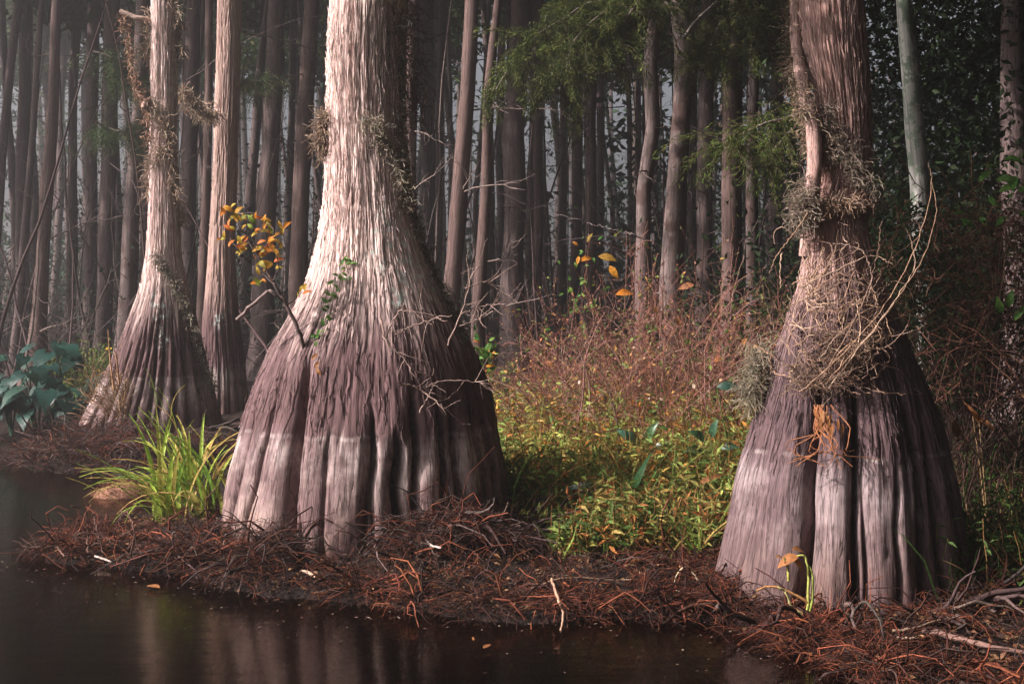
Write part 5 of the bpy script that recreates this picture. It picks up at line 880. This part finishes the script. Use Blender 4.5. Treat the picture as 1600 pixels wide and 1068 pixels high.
t = thing('bent_stalk', px(1600, 745, 7.6), 'long yellowed stalk bending through the dark weeds beside the vine-wrapped cypress', 'stalk'); rod('stem', [px(a, b2, 7.6) for a, b2 in ((1490, 655), (1510, 690), (1540, 722), (1565, 738), (1605, 738))], .009, .006, (.36, .24, .13), t, 24, 6, .003); leaf(OV_DRY, px(1492, 655, 7.58), (0, -.3, -.9), (-.5, -.8, 0), .12, t)
for q, pts in enumerate(([(1518, 805), (1540, 745), (1558, 690)], [(1525, 800), (1560, 780), (1600, 755)], [(1505, 790), (1515, 730), (1520, 690)])):
    o, P = rod('green_stalk', [px(a, b2, 7.9) for a, b2 in pts], .006, .004, (.14, .24, .06), None, 12, 5, .002); tag(o, ['green stalk rising steeply', 'green stalk lying low', 'shortest green stalk standing straight'][q] + ' in the dark weeds beside the vine-wrapped cypress', 'stalk')
# bits on the water
for x_, y_, lab, s_, ms in ((230, 914, 'pale leaf floating off the root spit', .13, OV_DRY), (755, 1012, 'pale leaf floating on the dark water before the biggest cypress', .07, OV_DRY), (740, 1000, 'small brown leaf floating beside the pale one', .06, LAN_DRY), (1255, 1018, 'orange leaf on the roots at the waterline below the vine-wrapped cypress', .07, OV_DRY), (1345, 1010, 'reddish leaf standing in the roots at the lower bank', .16, LAN_DRY), (1570, 868, 'brown leaf lying in the shade beside the vine-wrapped cypress', .16, LAN_DRY), (1530, 980, 'small tan leaf in the dark corner of the bank', .08, LAN_DRY), (1325, 1042, 'yellow-brown leaf half in the water at the lower bank', .06, OV_DRY)):
    p = ground_at(x_, y_, 0.); p = ground_at(x_, y_, max(0, float(height(p[0], p[1]))) + .02); o = leaf(ms[:1], p, (random.uniform(-1, 1), random.uniform(-.5, .5), .03), (0, -.1, 1), (s_, s_, s_ * .35), None, 'fallen_leaf'); tag(o, lab, 'leaf', 'fallen leaves at the water')
A = Acc(); rr_ = np.random.RandomState(8); n = 700; x = rr_.uniform(-3.6, 3.2, n * 4); y = rr_.uniform(5.4, 8.5, n * 4); d_ = shore_dist(x, y); ok = (d_ < .02) & (d_ > -1.3 * rr_.uniform(0, 1, n * 4) ** 4 - .02); x, y = x[ok][:n], y[ok][:n]; n = len(x)
leaves(A, np.stack([x, y, 0 * x + .006], -1), rdir(n, .05, rr_), np.tile([[0, 0, 1.]], (n, 1)) + rr_.normal(0, .15, (n, 3)), rr_.uniform(.008, .03, n), rr_.uniform(.006, .016, n), mixc([(.14, .10, .085), (.09, .06, .05), (.2, .15, .13), (.12, .07, .055)], n, .3, rr_), 0)
o = obj('floating_debris', A.mesh('floating_debris'), M_FIBRE); tag(o, 'specks of bark and foam floating along the waterline', 'debris', kind='stuff')
# ------------------------------------------------------------------ drooping cypress sprays in front of the forest
def spray(parent, pts, Y, n, seed, spread=.16, cols=((.065, .095, .022), (.09, .12, .028), (.05, .075, .022), (.12, .135, .034)), limb=(.22, .18, .16), drop=.3):
    n = int(n * 2.7); r_ = np.random.RandomState(seed); P = spl([px(a, b2, Y + random.uniform(-.2, .2)) for a, b2 in pts], 40); A = Acc(); tubes(A, P[None], np.linspace(.022, .006, 40)[None, :], 5, limb); obj('branch', A.mesh('branch', True), M_FIBRE, parent)
    A = Acc(); m = 64; k = r_.randint(6, 40, m); d = rdir(m, .5, r_); d[:, 2] -= drop; Q = walk(P[k], d, r_.uniform(.3, .75, m), 8, .12, .14, rng=r_); tubes(A, Q, .0028, 3, (.16, .12, .08))
    kk = r_.randint(0, m, n); ii_ = r_.randint(1, 8, n); p = Q[kk, ii_] + r_.normal(0, spread * .2, (n, 3)); dd = rdir(n, .4, r_) * .75 + unit(Q[kk, ii_] - Q[kk, ii_ - 1]) * .9 + [0, 0, -.25]; tone = r_.uniform(.6, 1.35, m)[kk][:, None]
    leaves(A, p, dd, rdir(n, 1, r_), r_.uniform(.03, .075, n), r_.uniform(.004, .0075, n), mixc(cols, n, .25, r_) * tone, .2); o = obj('foliage', A.mesh('foliage'), M_LEAF, parent); o['kind'] = 'stuff'
by = {o.get('label'): o for o in C.objects if o.get('label')}
tv = by['blotched pale trunk with a dark knot, tallest above the reddish brush']; tx = by['straight reddish trunk above the brush, in front of a green spray']; tsl = by['slim light trunk next to the straight reddish one']
spray(tv, [(1060, 10), (1010, 0), (930, 2), (880, 30), (840, 55), (800, 100), (775, 140)], 14.6, 5200, 1)
spray(tv, [(1060, 15), (1000, 20), (960, 10), (900, 60), (885, 110), (880, 150)], 14.4, 4600, 2)
spray(tv, [(1062, 10), (1020, -20), (985, 20), (965, 55), (950, 80)], 14.2, 3800, 3)
spray(tv, [(1068, 60), (1090, 30), (1130, -5), (1170, -30)], 15.2, 60, 4, limb=(.36, .32, .3))
spray(tx, [(1150, -40), (1135, 10), (1115, 60), (1105, 100)], 14.6, 3800, 5); spray(tx, [(1150, -40), (1180, 10), (1200, 50), (1215, 80)], 14.4, 3000, 6)
spray(tsl, [(1268, 172), (1230, 185), (1190, 195), (1150, 215), (1130, 225)], 11.5, 1300, 7, .1, ((.09, .13, .03), (.12, .15, .035), (.07, .11, .025)), drop=.1); spray(tsl, [(1268, 172), (1235, 205), (1205, 240), (1190, 260)], 11.6, 600, 8, .1, ((.10, .15, .035), (.13, .17, .04)), drop=.2)
tA = by['grey trunk halfway between the pinkish leaning trunk and the moss-wrapped cypress']; spray(tA, [(148, 190), (170, 200), (190, 205), (208, 200)], 20, 1800, 9, .2, ((.05, .09, .03), (.07, .12, .04))); spray(tA, [(146, 80), (175, 90), (200, 110), (215, 130)], 20, 2600, 10, .25, ((.05, .09, .03), (.07, .12, .04)))
tL = by['thick dark trunk above the orange-leaved sapling']; spray(tL, [(432, 120), (410, 125), (385, 130), (365, 140)], 20, 1500, 11, .2, ((.06, .11, .03), (.08, .13, .04)))
o = rod('branch', [px(1008, 372, 16.5), px(960, 360, 16.3), px(930, 352, 16.2), px(870, 335, 16.)], .012, .004, (.36, .3, .29), by['pale crooked trunk on the near side of the blotched one above the brush'], 30, 5, .012)
# ------------------------------------------------------------------ haze in the air
hm, n = newmat('haze'); out = nd(n, 'ShaderNodeOutputMaterial'); v = nd(n, 'ShaderNodeVolumePrincipled')
v.inputs['Color'].default_value = (.93, .90, .91, 1); v.inputs['Density'].default_value = HAZE; v.inputs['Anisotropy'].default_value = .75
n.links.new(v.outputs[0], out.inputs['Volume'])
hv = np.array([(x, y, z) for z in (-1.8, 19.5) for x, y in ((-268, -46), (268, -46), (268, 340), (-268, 340))], float)
ho = obj('haze', make_mesh('haze', hv, np.array([[3, 2, 1, 0], [4, 5, 6, 7], [0, 1, 5, 4], [1, 2, 6, 5], [2, 3, 7, 6], [3, 0, 4, 7]])), hm); tag(ho, 'thin morning haze hanging through the swamp', 'haze', kind='stuff')
